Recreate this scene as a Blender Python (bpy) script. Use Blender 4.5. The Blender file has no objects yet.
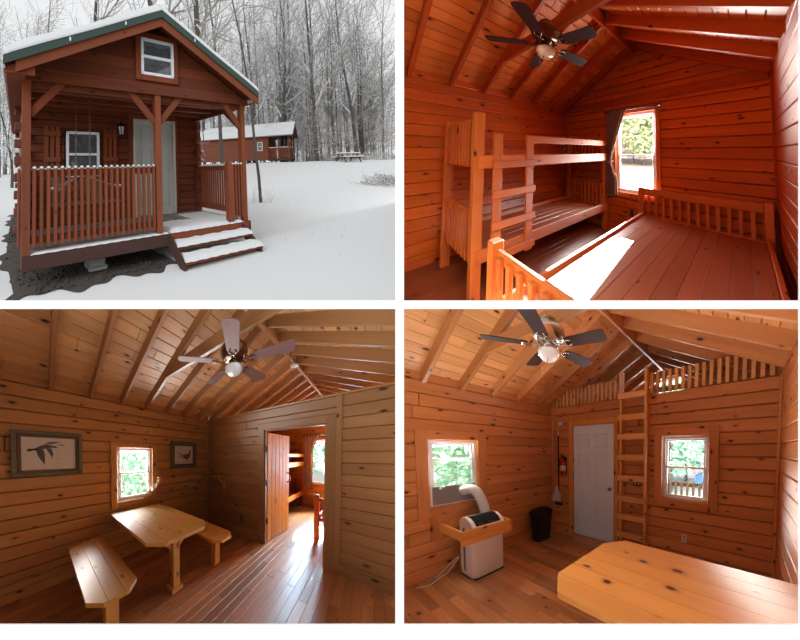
import bpy, bmesh, math, random
from mathutils import Vector, Matrix
random.seed(7)
SC = bpy.context.scene
COL = SC.collection
PI = math.pi
# ------------------------------------------------------------------ camera and the four places
FS, PX, PY = 215.0, 399.5, 304.5
MOUNT_Y = 0.72                                     # the white mount stands this far from the camera
TH = 8.7 * MOUNT_Y / FS                            # thickness of its bars
PLACES = dict(   # viewpoint inside each place (metres), heading, pitch, roll, focal length, centre; quadrant of the mount
    BR=((3.2507, -3.0313, 1.5743, -.5734, -.0541, 0, 215.08), (607.49, 462.26), (1, -1)),
    BL=((2.8105, -2.8169, 1.5968, -.7771, -.0249, 0, 167.66), (209.56, 459.73), (-1, -1)),
    TR=((3.2676, -2.9869, 1.4546, -.6631, .0529, 0, 187.26), (597.12, 141.2), (1, 1)),
    TL=((-.0571, -4.158, 1.4613, .5577, .0584, -.0263, 290.06), (197.5, 150), (-1, 1)))
FR = {}
for k, ((x, y, z, ya, pi_, ro, f), (cx, cy), q) in PLACES.items():
    fwd0 = Vector((math.sin(ya), math.cos(ya), 0)); r0 = fwd0.cross(Vector((0, 0, 1)))
    fwd = fwd0 * math.cos(pi_) + Vector((0, 0, 1)) * math.sin(pi_); up = r0.cross(fwd)
    r = r0 * math.cos(ro) + up * math.sin(ro); u = -r0 * math.sin(ro) + up * math.cos(ro)
    sx, sz = (cx - PX) / FS, -(cy - PY) / FS
    A = Matrix((r * (f / FS) + fwd * sx, fwd, u * (f / FS) + fwd * sz))
    FR[k] = (A, -(A @ Vector((x, y, z))), q)
def W(P, p):
    A, t, q = FR[P]
    return A @ Vector(p) + t
# ------------------------------------------------------------------ materials
def nmat(name):
    m = bpy.data.materials.new(name); m.use_nodes = True
    nt = m.node_tree; b = nt.nodes['Principled BSDF']
    return m, nt, b
def N(nt, t, **kw):
    n = nt.nodes.new(t)
    for k, v in kw.items():
        if k in n.inputs: n.inputs[k].default_value = v
        else: setattr(n, k, v)
    return n
def plain(name, col, rough=.5, metal=0, spec=.5, noise=0, scale=8, bump=0):
    m, nt, b = nmat(name)
    b.inputs['Roughness'].default_value = rough; b.inputs['Metallic'].default_value = metal
    b.inputs['Specular IOR Level'].default_value = spec
    b.inputs['Base Color'].default_value = (*col, 1)
    if noise or bump:
        at = N(nt, 'ShaderNodeAttribute', attribute_name='g')
        nz = N(nt, 'ShaderNodeTexNoise', Scale=scale, Detail=4.0)
        nt.links.new(at.outputs['Vector'], nz.inputs['Vector'])
        if noise:
            mx = N(nt, 'ShaderNodeMix', data_type='RGBA')
            mx.inputs[6].default_value = (*[c * (1 - noise) for c in col], 1)
            mx.inputs[7].default_value = (*[min(1, c * (1 + noise)) for c in col], 1)
            nt.links.new(nz.outputs['Fac'], mx.inputs[0]); nt.links.new(mx.outputs[2], b.inputs['Base Color'])
        if bump:
            bp = N(nt, 'ShaderNodeBump', Strength=bump, Distance=.02)
            nt.links.new(nz.outputs['Fac'], bp.inputs['Height']); nt.links.new(bp.outputs[0], b.inputs['Normal'])
    return m
def wood(name, base, dark, knot=(.05, .012, .005), rough=.45, kn=.5, vary=.13, ks=1.0, streak=.6, coat=0, spec=.3):
    """pine board: grain along g.x, knots as flattened cells, each board its own tone (attribute r)"""
    m, nt, b = nmat(name); L = nt.links.new
    b.inputs['Roughness'].default_value = rough; b.inputs['Specular IOR Level'].default_value = spec
    if coat: b.inputs['Coat Weight'].default_value = coat; b.inputs['Coat Roughness'].default_value = .15
    g = N(nt, 'ShaderNodeAttribute', attribute_name='g'); rr = N(nt, 'ShaderNodeAttribute', attribute_name='r')
    mp = N(nt, 'ShaderNodeMapping'); mp.inputs['Scale'].default_value = (1.1, 22, 22); L(g.outputs['Vector'], mp.inputs[0])
    n1 = N(nt, 'ShaderNodeTexNoise', Scale=1.0, Detail=5.0, Roughness=.6, Distortion=.6); L(mp.outputs[0], n1.inputs['Vector'])
    mp2 = N(nt, 'ShaderNodeMapping'); mp2.inputs['Scale'].default_value = (.9, 5, 5); L(g.outputs['Vector'], mp2.inputs[0])
    n2 = N(nt, 'ShaderNodeTexNoise', Scale=1.0, Detail=3.0); L(mp2.outputs[0], n2.inputs['Vector'])
    a1 = N(nt, 'ShaderNodeMath', operation='MULTIPLY_ADD'); a1.inputs[1].default_value = .55; L(n1.outputs['Fac'], a1.inputs[0])
    a2 = N(nt, 'ShaderNodeMath', operation='MULTIPLY'); a2.inputs[1].default_value = .45; L(n2.outputs['Fac'], a2.inputs[0]); L(a2.outputs[0], a1.inputs[2])
    mr = N(nt, 'ShaderNodeMapRange'); mr.inputs[1].default_value = .36; mr.inputs[2].default_value = .66; L(a1.outputs[0], mr.inputs[0])
    ms = N(nt, 'ShaderNodeMath', operation='MULTIPLY'); ms.inputs[1].default_value = streak; L(mr.outputs[0], ms.inputs[0])
    mx = N(nt, 'ShaderNodeMix', data_type='RGBA'); mx.inputs[6].default_value = (*base, 1); mx.inputs[7].default_value = (*dark, 1); L(ms.outputs[0], mx.inputs[0])
    # tone of the single board
    hv = N(nt, 'ShaderNodeHueSaturation'); hv.inputs['Saturation'].default_value = 1
    v = N(nt, 'ShaderNodeMapRange'); v.inputs[3].default_value = 1 - vary; v.inputs[4].default_value = 1 + vary; L(rr.outputs['Fac'], v.inputs[0])
    L(v.outputs[0], hv.inputs['Value']); L(mx.outputs[2], hv.inputs['Color'])
    # knots
    mk = N(nt, 'ShaderNodeMapping'); mk.inputs['Scale'].default_value = (2.9 * ks, 6.0 * ks, .01); L(g.outputs['Vector'], mk.inputs[0])
    nk = N(nt, 'ShaderNodeTexNoise', Scale=3.0, Detail=2.0); L(mk.outputs[0], nk.inputs['Vector'])
    va = N(nt, 'ShaderNodeVectorMath', operation='SCALE'); va.inputs['Scale'].default_value = .12; L(nk.outputs['Color'], va.inputs[0])
    vb = N(nt, 'ShaderNodeVectorMath', operation='ADD'); L(mk.outputs[0], vb.inputs[0]); L(va.outputs[0], vb.inputs[1])
    vo = N(nt, 'ShaderNodeTexVoronoi', Scale=1.0); vo.voronoi_dimensions = '2D'; L(vb.outputs[0], vo.inputs['Vector'])
    sp = N(nt, 'ShaderNodeSeparateColor'); L(vo.outputs['Color'], sp.inputs[0])
    gt = N(nt, 'ShaderNodeMath', operation='LESS_THAN'); gt.inputs[1].default_value = kn; L(sp.outputs[0], gt.inputs[0])
    sz = N(nt, 'ShaderNodeMapRange'); sz.inputs[3].default_value = .04; sz.inputs[4].default_value = .10; L(sp.outputs[1], sz.inputs[0])
    dv = N(nt, 'ShaderNodeMath', operation='DIVIDE'); L(vo.outputs['Distance'], dv.inputs[0]); L(sz.outputs[0], dv.inputs[1])
    km = N(nt, 'ShaderNodeMapRange'); km.inputs[1].default_value = 1.25; km.inputs[2].default_value = .7; L(dv.outputs[0], km.inputs[0])
    hl = N(nt, 'ShaderNodeMapRange'); hl.inputs[1].default_value = 2.2; hl.inputs[2].default_value = 1.0; hl.inputs[4].default_value = .3; L(dv.outputs[0], hl.inputs[0])
    kx = N(nt, 'ShaderNodeMath', operation='MAXIMUM'); L(km.outputs[0], kx.inputs[0]); L(hl.outputs[0], kx.inputs[1])
    kg = N(nt, 'ShaderNodeMath', operation='MULTIPLY'); L(kx.outputs[0], kg.inputs[0]); L(gt.outputs[0], kg.inputs[1])
    m2 = N(nt, 'ShaderNodeMix', data_type='RGBA'); m2.inputs[7].default_value = (*knot, 1); L(hv.outputs[0], m2.inputs[6]); L(kg.outputs[0], m2.inputs[0])
    L(m2.outputs[2], b.inputs['Base Color'])
    bp = N(nt, 'ShaderNodeBump', Strength=.12, Distance=.01); L(n1.outputs['Fac'], bp.inputs['Height']); L(bp.outputs[0], b.inputs['Normal'])
    return m
def snowy(name, col, col2, thr=.25, scale=14, snow=(.84, .85, .87)):
    """bark with snow lying on every face that looks up"""
    m, nt, b = nmat(name); L = nt.links.new
    b.inputs['Roughness'].default_value = .9; b.inputs['Specular IOR Level'].default_value = .1
    at = N(nt, 'ShaderNodeAttribute', attribute_name='g'); nz = N(nt, 'ShaderNodeTexNoise', Scale=scale, Detail=3.0); L(at.outputs['Vector'], nz.inputs['Vector'])
    mx = N(nt, 'ShaderNodeMix', data_type='RGBA'); mx.inputs[6].default_value = (*col, 1); mx.inputs[7].default_value = (*col2, 1); L(nz.outputs['Fac'], mx.inputs[0])
    ge = N(nt, 'ShaderNodeNewGeometry'); sx = N(nt, 'ShaderNodeSeparateXYZ'); L(ge.outputs['True Normal'], sx.inputs[0])
    ad = N(nt, 'ShaderNodeMath', operation='MULTIPLY_ADD'); ad.inputs[1].default_value = .35; L(nz.outputs['Fac'], ad.inputs[0]); L(sx.outputs['Z'], ad.inputs[2])
    mr = N(nt, 'ShaderNodeMapRange'); mr.inputs[1].default_value = thr; mr.inputs[2].default_value = thr + .25; L(ad.outputs[0], mr.inputs[0])
    m2 = N(nt, 'ShaderNodeMix', data_type='RGBA'); m2.inputs[7].default_value = (*snow, 1); L(mx.outputs[2], m2.inputs[6]); L(mr.outputs[0], m2.inputs[0])
    L(m2.outputs[2], b.inputs['Base Color'])
    return m
def glassmat(name, tint=(1, 1, 1), gl=.08):
    m = bpy.data.materials.new(name); m.use_nodes = True; nt = m.node_tree; nt.nodes.clear()
    o = N(nt, 'ShaderNodeOutputMaterial'); t = N(nt, 'ShaderNodeBsdfTransparent'); t.inputs[0].default_value = (*tint, 1)
    gs = N(nt, 'ShaderNodeBsdfGlossy'); gs.inputs['Roughness'].default_value = .02
    mx = N(nt, 'ShaderNodeMixShader'); mx.inputs[0].default_value = gl
    nt.links.new(t.outputs[0], mx.inputs[1]); nt.links.new(gs.outputs[0], mx.inputs[2]); nt.links.new(mx.outputs[0], o.inputs[0])
    return m
def leafmat(name, c1, c2, scale=3):
    m, nt, b = nmat(name); L = nt.links.new
    rr = N(nt, 'ShaderNodeAttribute', attribute_name='r')
    mx = N(nt, 'ShaderNodeMix', data_type='RGBA'); mx.inputs[6].default_value = (*c1, 1); mx.inputs[7].default_value = (*c2, 1)
    L(rr.outputs['Fac'], mx.inputs[0]); L(mx.outputs[2], b.inputs['Base Color']); b.inputs['Roughness'].default_value = .6
    return m
MT = {}
# bedroom (upper right): red-orange varnish
MT['TRw'] = wood('pine_wall_orange', (.80, .17, .024), (.54, .07, .008), knot=(.07, .008, .002), rough=.42, kn=.45)
MT['TRc'] = wood('pine_ceiling_orange', (.90, .27, .05), (.70, .13, .018), knot=(.06, .008, .002), rough=.45, kn=.45)
MT['TRb'] = wood('pine_rafter_orange', (.62, .11, .016), (.42, .05, .007), knot=(.06, .008, .002), kn=.3)
MT['TRf'] = wood('pine_floor_orange', (.36, .088, .030), (.24, .045, .013), knot=(.08, .02, .008), rough=.28, kn=.22)
MT['TRd'] = wood('pine_bunk_orange', (.82, .21, .035), (.62, .11, .015), knot=(.07, .01, .003), rough=.55, kn=.28)
MT['TRp'] = wood('pine_bed_deck', (.60, .20, .085), (.44, .115, .042), knot=(.10, .022, .01), rough=.36, kn=.45)
# dining end (lower left)
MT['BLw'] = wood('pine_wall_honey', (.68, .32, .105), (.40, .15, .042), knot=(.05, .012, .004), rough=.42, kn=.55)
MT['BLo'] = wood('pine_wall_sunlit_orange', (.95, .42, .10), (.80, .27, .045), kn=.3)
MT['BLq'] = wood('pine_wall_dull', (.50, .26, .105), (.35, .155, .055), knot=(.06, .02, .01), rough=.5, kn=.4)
MT['BLc'] = wood('pine_ceiling_honey', (.96, .56, .24), (.68, .30, .105), knot=(.06, .015, .006), kn=.5)
MT['BLb'] = wood('pine_rafter_honey', (.56, .27, .10), (.38, .155, .052), knot=(.06, .015, .006), kn=.3)
MT['BLf'] = wood('hardwood_floor_brown', (.56, .25, .105), (.30, .105, .038), knot=(.10, .03, .012), rough=.42, kn=.12, vary=.28)
MT['BLt'] = wood('pine_table_varnished', (.80, .41, .09), (.60, .25, .045), knot=(.10, .03, .01), rough=.42, kn=.35, vary=.1)
# kitchen end (lower right)
MT['BRw'] = wood('pine_wall_amber', (.76, .31, .105), (.50, .155, .045), knot=(.06, .012, .005), rough=.42, kn=.55)
MT['BRc'] = wood('pine_ceiling_amber', (.88, .46, .18), (.60, .24, .075), knot=(.05, .012, .005), kn=.45)
MT['BRl'] = wood('pine_ladder_pale', (.86, .46, .17), (.66, .28, .08), knot=(.10, .03, .01), kn=.2)
MT['BRb'] = wood('pine_rafter_amber', (.64, .29, .10), (.44, .155, .045), knot=(.06, .015, .006), kn=.3)
MT['BRf'] = wood('hardwood_floor_tan', (.74, .37, .16), (.46, .19, .07), knot=(.12, .04, .02), rough=.4, kn=.14, vary=.3)
MT['BRt'] = wood('pine_table_orange', (.84, .37, .095), (.66, .235, .048), knot=(.12, .025, .007), rough=.4, kn=.45, vary=.08, ks=.85)
# outside the cabin (upper left)
MT['stain'] = wood('red_brown_stained_log', (.19, .045, .016), (.105, .025, .010), knot=(.05, .012, .006), rough=.6, kn=.25, vary=.2)
MT['stain2'] = wood('red_brown_stained_trim', (.25, .060, .020), (.155, .036, .012), knot=(.07, .016, .008), rough=.6, kn=.15, vary=.12)
MT['fascia'] = wood('weathered_brown_fascia', (.085, .036, .027), (.055, .022, .017), rough=.7, kn=.1, vary=.1)
MT['deck'] = wood('grey_deck_board', (.30, .27, .24), (.20, .175, .15), rough=.8, kn=.1, vary=.15)
MT['green'] = plain('green_painted_fascia', (.020, .052, .038), .45)
MT['roofgrey'] = plain('grey_shingle', (.20, .19, .18), .9, noise=.4, scale=30)
MT['snow'] = plain('snow', (.86, .87, .872), .75, spec=.2, bump=.25, scale=2.2)
MT['snowc'] = plain('snow_clump', (.88, .89, .90), .8, spec=.2)
MT['bark'] = snowy('bark_snow', (.07, .062, .05), (.16, .145, .125), .42)
MT['twig'] = snowy('twig_snow', (.23, .205, .185), (.42, .39, .36), .0)
MT['barkfar'] = snowy('hazed_bark_snow', (.14, .128, .112), (.30, .28, .26), .30)  # paler far bark: distance haze put into the colour, along with clinging snow
MT['beech'] = snowy('beech_leaf_snow', (.36, .24, .17), (.48, .34, .26), .45)
MT['gravel'] = plain('dark_gravel', (.070, .058, .050), .95, noise=.7, scale=40, bump=.8)
MT['block'] = plain('concrete_block', (.42, .40, .37), .9, noise=.2, scale=20)
MT['white'] = plain('white_mount', (.96, .96, .96), .9, spec=.1)
MT['vinyl'] = plain('white_vinyl', (.92, .93, .95), .35)
MT['cream'] = plain('cream_door_trim', (.60, .56, .48), .5)
MT['doorgrey'] = plain('grey_white_door', (.52, .54, .50), .5)
MT['doorwhite'] = plain('white_steel_door', (.84, .91, .99), .35)
MT['glass'] = glassmat('window_glass')
MT['darkglass'] = plain('dark_window_glass', (.10, .11, .115), .06, spec=.9, noise=.6, scale=9)
MT['blackmetal'] = plain('black_metal', (.015, .015, .016), .4, .6)
MT['black'] = plain('black_plastic', (.010, .010, .011), .6, spec=.25)
MT['nickel'] = plain('brushed_nickel', (.62, .58, .54), .25, 1)
MT['bronze'] = plain('bronze_fan_metal', (.24, .12, .06), .28, 1)
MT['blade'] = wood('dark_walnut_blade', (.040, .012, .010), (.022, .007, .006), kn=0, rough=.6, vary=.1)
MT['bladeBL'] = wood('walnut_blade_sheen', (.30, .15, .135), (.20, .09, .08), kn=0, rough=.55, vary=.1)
MT['globe'] = plain('frosted_globe', (.86, .90, .90), .3)
MT['globew'] = plain('warm_frosted_globe', (.92, .66, .46), .3)
MT['curtain'] = plain('brown_curtain', (.46, .25, .17), .85, noise=.2, scale=20)
MT['paper'] = plain('cream_print_paper', (.78, .67, .56), .6, noise=.05)
MT['ink'] = plain('grey_ink', (.12, .095, .085), .8, noise=.5, scale=25)
MT['inkdark'] = plain('black_ink', (.02, .02, .025), .8)
MT['inkrust'] = plain('rust_ink', (.30, .09, .04), .8, noise=.4, scale=40)
MT['frameg'] = plain('grey_green_frame', (.17, .15, .095), .4, noise=.2, scale=14)
MT['frameb'] = plain('brown_frame_liner', (.17, .075, .035), .5)
MT['ac'] = plain('white_plastic', (.80, .72, .66), .4)
MT['hose'] = plain('white_ribbed_hose', (.74, .74, .66), .55)
MT['acgrey'] = plain('grey_grille', (.13, .14, .15), .4)
MT['mesh'] = plain('grey_window_filler', (.26, .235, .23), .8)
MT['red'] = plain('red_cylinder', (.52, .02, .015), .3)
MT['broomg'] = plain('dark_green_bristle', (.03, .07, .05), .7)
MT['pan'] = plain('beige_dustpan', (.72, .62, .55), .5)
MT['plate'] = plain('ivory_outlet_plate', (.78, .72, .62), .4)
MT['plateb'] = plain('brown_outlet_plate', (.12, .07, .045), .4)
MT['brass'] = plain('brass', (.55, .38, .14), .3, 1)
MT['leafA'] = leafmat('leaf_green', (.14, .42, .14), (.52, .80, .36))
MT['leafB'] = leafmat('leaf_mint', (.16, .50, .32), (.60, .88, .66))
MT['leafC'] = leafmat('leaf_olive', (.30, .38, .18), (.62, .66, .40))
MT['yardg'] = plain('yard_ground', (.46, .50, .50), .9, noise=.3, scale=3)
MT['drive'] = plain('pale_gravel_drive', (.80, .78, .74), .9, noise=.1, scale=6)
MT['lawn'] = plain('lawn', (.30, .46, .12), .9, noise=.3, scale=5)
MT['mulch'] = plain('leaf_litter', (.28, .22, .19), .95, noise=.5, scale=8)
MT['trunk'] = plain('tree_trunk', (.16, .13, .11), .9, noise=.3)
MT['carblue'] = plain('blue_paint', (.10, .26, .55), .3)
# ------------------------------------------------------------------ mesh builder
def OFF(off, v):
    return off @ Vector(v) if isinstance(off, Matrix) else Vector(v) + Vector(off)
class B:
    def __init__(s, P, off=(0, 0, 0)):
        s.P = P; s.v = []; s.f = []; s.g = []; s.r = []; s.sm = []; s.off = off
    def add(s, vs, fs, gs=None, r=None, smooth=False):
        n = len(s.v); r = random.random() if r is None else r
        so = Vector((random.uniform(0, 90), random.uniform(0, 90), 0))
        for i, v in enumerate(vs):
            s.v.append(OFF(s.off, v)); s.g.append((Vector(gs[i]) + so) if gs else Vector(v)); s.r.append(r)
        for f in fs: s.f.append([i + n for i in f]); s.sm.append(smooth)
        return s
    def beam(s, p0, p1, w, h, up=(0, 0, 1), bev=.006, r=None):
        """board from p0 to p1, w across, h along 'up'"""
        p0, p1 = Vector(p0), Vector(p1); d = p1 - p0; L = d.length; d.normalize()
        up = Vector(up); a = d.cross(up)
        if a.length < 1e-5: up = Vector((1, 0, 0)); a = d.cross(up)
        a.normalize(); up = a.cross(d)
        c = (p0 + p1) / 2; hx, hy, hz = L / 2, w / 2, h / 2; bv = min(bev, hx * .45, hy * .45, hz * .45)
        vs, gs, ix = [], [], {}
        for sx in (-1, 1):
            for sy in (-1, 1):
                for sz in (-1, 1):
                    for k in range(3):
                        q = [sx * hx, sy * hy, sz * hz]
                        for j in range(3):
                            if j != k: q[j] -= (sx, sy, sz)[j] * bv
                        ix[(sx, sy, sz, k)] = len(vs)
                        vs.append(c + d * q[0] + a * q[1] + up * q[2]); gs.append((q[0], q[1] + q[2] * .99, q[2] - q[1] * .99) if w > h else (q[0], q[2] + q[1] * .99, q[1]))
        fs = []
        for k in range(3):
            o = [j for j in range(3) if j != k]
            for sg in (-1, 1):
                lst = []
                for a1, a2 in ((-1, -1), (1, -1), (1, 1), (-1, 1)):
                    t = [0, 0, 0]; t[k] = sg; t[o[0]] = a1; t[o[1]] = a2; lst.append(ix[(*t, k)])
                fs.append(lst)
            for a1 in (-1, 1):
                for a2 in (-1, 1):   # edge along axis k between faces o0 and o1
                    t0 = [0, 0, 0]; t0[o[0]] = a1; t0[o[1]] = a2; t1 = list(t0); t0[k] = -1; t1[k] = 1
                    fs.append([ix[(*t0, o[0])], ix[(*t1, o[0])], ix[(*t1, o[1])], ix[(*t0, o[1])]])
        for sx in (-1, 1):
            for sy in (-1, 1):
                for sz in (-1, 1): fs.append([ix[(sx, sy, sz, k)] for k in range(3)])
        return s.add(vs, fs, gs, r)
    def box(s, a, b, bev=.006, axis=None, r=None):
        a = [min(p, q) for p, q in zip(a, b)], [max(p, q) for p, q in zip(a, b)]
        lo, hi = Vector(a[0]), Vector(a[1]); d = hi - lo; c = (lo + hi) / 2
        ax = axis if axis is not None else max(range(3), key=lambda i: d[i])
        e = Vector((0, 0, 0)); e[ax] = d[ax] / 2
        if ax == 2: return s.beam(c - e, c + e, d.x, d.y, (0, 1, 0), bev, r)
        return s.beam(c - e, c + e, d.y if ax == 0 else d.x, d.z, (0, 0, 1), bev, r)
    def prism(s, poly, o, u, v, n, th, smooth=False, r=None):
        """polygon (in u,v from o) given thickness th along n"""
        o, u, v, n = Vector(o), Vector(u), Vector(v), Vector(n); k = len(poly)
        vs = [o + u * a + v * b for a, b in poly] + [o + u * a + v * b + n * th for a, b in poly]
        gs = [(a, b, 0) for a, b in poly] + [(a, b, th) for a, b in poly]
        return s.add(vs, [list(range(k))[::-1], list(range(k, 2 * k))] + [[i, (i + 1) % k, (i + 1) % k + k, i + k] for i in range(k)], gs, r, smooth)
    def tube(s, pts, rad, n=8, cap=True, smooth=True, r=None):
        pts = [Vector(p) for p in pts]; m = len(pts); vs, gs, fs = [], [], []; L = 0
        rads = rad if isinstance(rad, (list, tuple)) else [rad] * m
        pa = None
        for i, p in enumerate(pts):
            d = (pts[min(i + 1, m - 1)] - pts[max(i - 1, 0)]).normalized()
            if pa is None: pa = d.cross(Vector((.1, .2, 1)) if abs(d.z) < .9 else Vector((1, .1, 0))).normalized()
            pa = (pa - d * pa.dot(d)).normalized(); pb = d.cross(pa)
            if i: L += (p - pts[i - 1]).length
            for k in range(n):
                t = 2 * PI * k / n; vs.append(p + (pa * math.cos(t) + pb * math.sin(t)) * rads[i]); gs.append((L, rads[i] * t, 0))
        for i in range(m - 1):
            for k in range(n): fs.append([i * n + k, i * n + (k + 1) % n, (i + 1) * n + (k + 1) % n, (i + 1) * n + k])
        if cap: fs += [list(range(n))[::-1], list(range((m - 1) * n, m * n))]
        return s.add(vs, fs, gs, r, smooth)
    def lathe(s, prof, c, ax=(0, 0, 1), n=24, smooth=True, r=None):
        c = Vector(c); ax = Vector(ax).normalized(); a = ax.cross(Vector((0, 1, 0)) if abs(ax.y) < .9 else Vector((1, 0, 0))).normalized(); b = ax.cross(a)
        vs, fs = [], []
        for (h, q) in prof:
            for k in range(n):
                t = 2 * PI * k / n; vs.append(c + ax * h + (a * math.cos(t) + b * math.sin(t)) * max(q, 1e-4))
        for i in range(len(prof) - 1):
            for k in range(n): fs.append([i * n + k, i * n + (k + 1) % n, (i + 1) * n + (k + 1) % n, (i + 1) * n + k])
        fs += [list(range(n))[::-1], list(range((len(prof) - 1) * n, len(prof) * n))]
        return s.add(vs, fs, [v - c for v in vs], r, smooth)
    def ball(s, c, r3, n=16, m=10, zmin=-1.0):
        prof = []
        c = Vector(c); vs, fs = [], []
        for i in range(m + 1):
            ph = -PI / 2 + PI * i / m; z = max(math.sin(ph), zmin)
            for k in range(n):
                t = 2 * PI * k / n; vs.append(c + Vector((r3[0] * math.cos(ph) * math.cos(t), r3[1] * math.cos(ph) * math.sin(t), r3[2] * z)))
        for i in range(m):
            for k in range(n): fs.append([i * n + k, i * n + (k + 1) % n, (i + 1) * n + (k + 1) % n, (i + 1) * n + k])
        return s.add(vs, fs, [v - c for v in vs], None, True)
    def grid(s, fn, nu, nv, th=0, smooth=True):
        """surface fn(u,v); th gives it a back"""
        vs, gs = [], []
        for i in range(nu + 1):
            for j in range(nv + 1): p = Vector(fn(i / nu, j / nv)); vs.append(p); gs.append(p)
        q = nv + 1; fs = [[i * q + j, (i + 1) * q + j, (i + 1) * q + j + 1, i * q + j + 1] for i in range(nu) for j in range(nv)]
        if th:
            n0 = len(vs); e = Vector(th); vs += [v + e for v in vs[:n0]]; gs += gs[:n0]
            fs += [[a + n0 for a in f[::-1]] for f in fs]
            rim = [i * q for i in range(nu + 1)] + [nu * q + j for j in range(1, nv + 1)] + [i * q + nv for i in range(nu - 1, -1, -1)] + [j for j in range(nv - 1, 0, -1)]
            for i in range(len(rim)): a, b_ = rim[i], rim[(i + 1) % len(rim)]; fs.append([a, b_, b_ + n0, a + n0])
        return s.add(vs, fs, gs, None, smooth)
    def build(s, name, mat, parent=None, clip=True, label=None, loc=None):
        P = s.P; me = bpy.data.meshes.new(name)
        bm = bmesh.new(); lg = bm.verts.layers.float_vector.new('g'); lr = bm.verts.layers.float.new('r')
        vs = []
        for v, g, r in zip(s.v, s.g, s.r):
            b = bm.verts.new(W(P, v)); b[lg] = g; b[lr] = r; vs.append(b)
        for f, sm in zip(s.f, s.sm):
            try: q = bm.faces.new([vs[i] for i in f]); q.smooth = sm
            except ValueError: pass
        bmesh.ops.recalc_face_normals(bm, faces=bm.faces)
        if clip and P in FR:
            qx, qz = FR[P][2]
            for pl, no, test in (((qx * TH / 2, 0, 0), (-qx, 0, 0), lambda c: c.x * qx < TH / 2), ((0, 0, qz * TH / 2), (0, 0, -qz), lambda c: c.z * qz < TH / 2), ((0, MOUNT_Y + .02, 0), (0, -1, 0), lambda c: c.y < MOUNT_Y + .02)):
                if any(test(v.co) for v in bm.verts):
                    r_ = bmesh.ops.bisect_plane(bm, geom=bm.verts[:] + bm.edges[:] + bm.faces[:], plane_co=pl, plane_no=no, clear_outer=True)
                    ed = [e for e in r_['geom_cut'] if isinstance(e, bmesh.types.BMEdge) and len(e.link_faces) == 1]
                    if ed: bmesh.ops.holes_fill(bm, edges=ed)
        if not bm.verts: bm.free(); return None
        o = bpy.data.objects.new(name, me)
        if parent is None:
            if loc is not None: w0 = W(P, OFF(s.off, loc))
            else:
                xs = [v.co for v in bm.verts]; w0 = Vector((sum(v.x for v in xs) / len(xs), sum(v.y for v in xs) / len(xs), min(v.z for v in xs)))
        else:
            w0 = Vector((0, 0, 0)); q = parent
            while q is not None: w0 += q.location; q = q.parent
        for v in bm.verts: v.co -= w0
        bm.to_mesh(me); bm.free()
        me.materials.append(MT[mat] if isinstance(mat, str) else mat)
        if parent is None: o.location = w0
        else: o.parent = parent
        COL.objects.link(o)
        if label: o['label'] = label
        return o
def thing(P, name, label, cat, loc, group=None, off=(0, 0, 0)):
    o = bpy.data.objects.new(name, None); COL.objects.link(o); o.empty_display_size = .1
    o.location = W(P, OFF(off, loc)) if P else Vector(loc)
    o['label'] = label; o['category'] = cat
    if group: o['group'] = group
    return o
def tag(o, label, cat, group=None, kind=None):
    if o is None: return o
    o['label'] = label; o['category'] = cat
    if group: o['group'] = group
    if kind: o['kind'] = kind
    return o
def struct(o):
    if o is not None: o['kind'] = 'structure'
    return o
def copy_tree(o, dw, parent=None, scale=None):
    c = o.copy(); COL.objects.link(c)
    if parent is None:
        c.location = dw
        if scale: c.scale = (scale,) * 3
    else: c.parent = parent
    for ch in list(o.children): copy_tree(ch, None, c)
    return c
# ------------------------------------------------------------------ cabin interior shell
Wd, H, S = 3.56, 2.40, .505
RB = 2.36                                      # underside of the rafters at the wall
ROW = .15
def wallboards(b, o, u, n, L, top, openings, th=.07, joints=True, rows=None, z0=0):
    """horizontal boards; o origin, u along, n outward; openings (u0,u1,z0,z1); top = height or f(z)->(u0,u1)"""
    o, u, n = Vector(o), Vector(u), Vector(n); z = z0; rz = 0
    zt = top if not callable(top) else top(None)
    while z < zt - .01:
        z1 = min(z + ROW, zt)
        rnd = random.random(); jx = random.uniform(.3, L - .3) if joints and random.random() < .35 else None
        lo, hi = (0, L) if not callable(top) else top(z)
        us = sorted({lo, hi, *[q for (a, c, e, f) in openings for q in (a, c) if lo < q < hi and e < z1 - .004 and f > z + .004], *([jx] if jx and not any(a - .1 < jx < c + .1 and e < z1 and f > z for (a, c, e, f) in openings) else [])})
        side = 0
        for p, q in zip(us, us[1:]):
            m = (p + q) / 2; zs = [(z, z1)]
            for (a, c, e, f) in openings:
                if a < m < c: zs = [t for (r0, r1) in zs for t in ((r0, min(r1, e)), (max(r0, f), r1)) if t[1] - t[0] > .004]
            if jx and p == jx: rnd = random.random()
            for (za, zb) in zs:
                c = o + n * th / 2 + Vector((0, 0, (za + zb) / 2)); ga, gb = (.003 if p == jx else 0), (.003 if q == jx else 0)
                b.beam(c - n * th * .18 + u * (p + ga), c - n * th * .18 + u * (q - gb), th * .64, zb - za - .007, (0, 0, 1), .007 if zb - za > .1 else .002, r=rnd)
                b.beam(c + n * th * .32 + u * p, c + n * th * .32 + u * q, th * .36, zb - za, (0, 0, 1), .0005, r=rnd)
        z = z1
    return b
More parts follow.
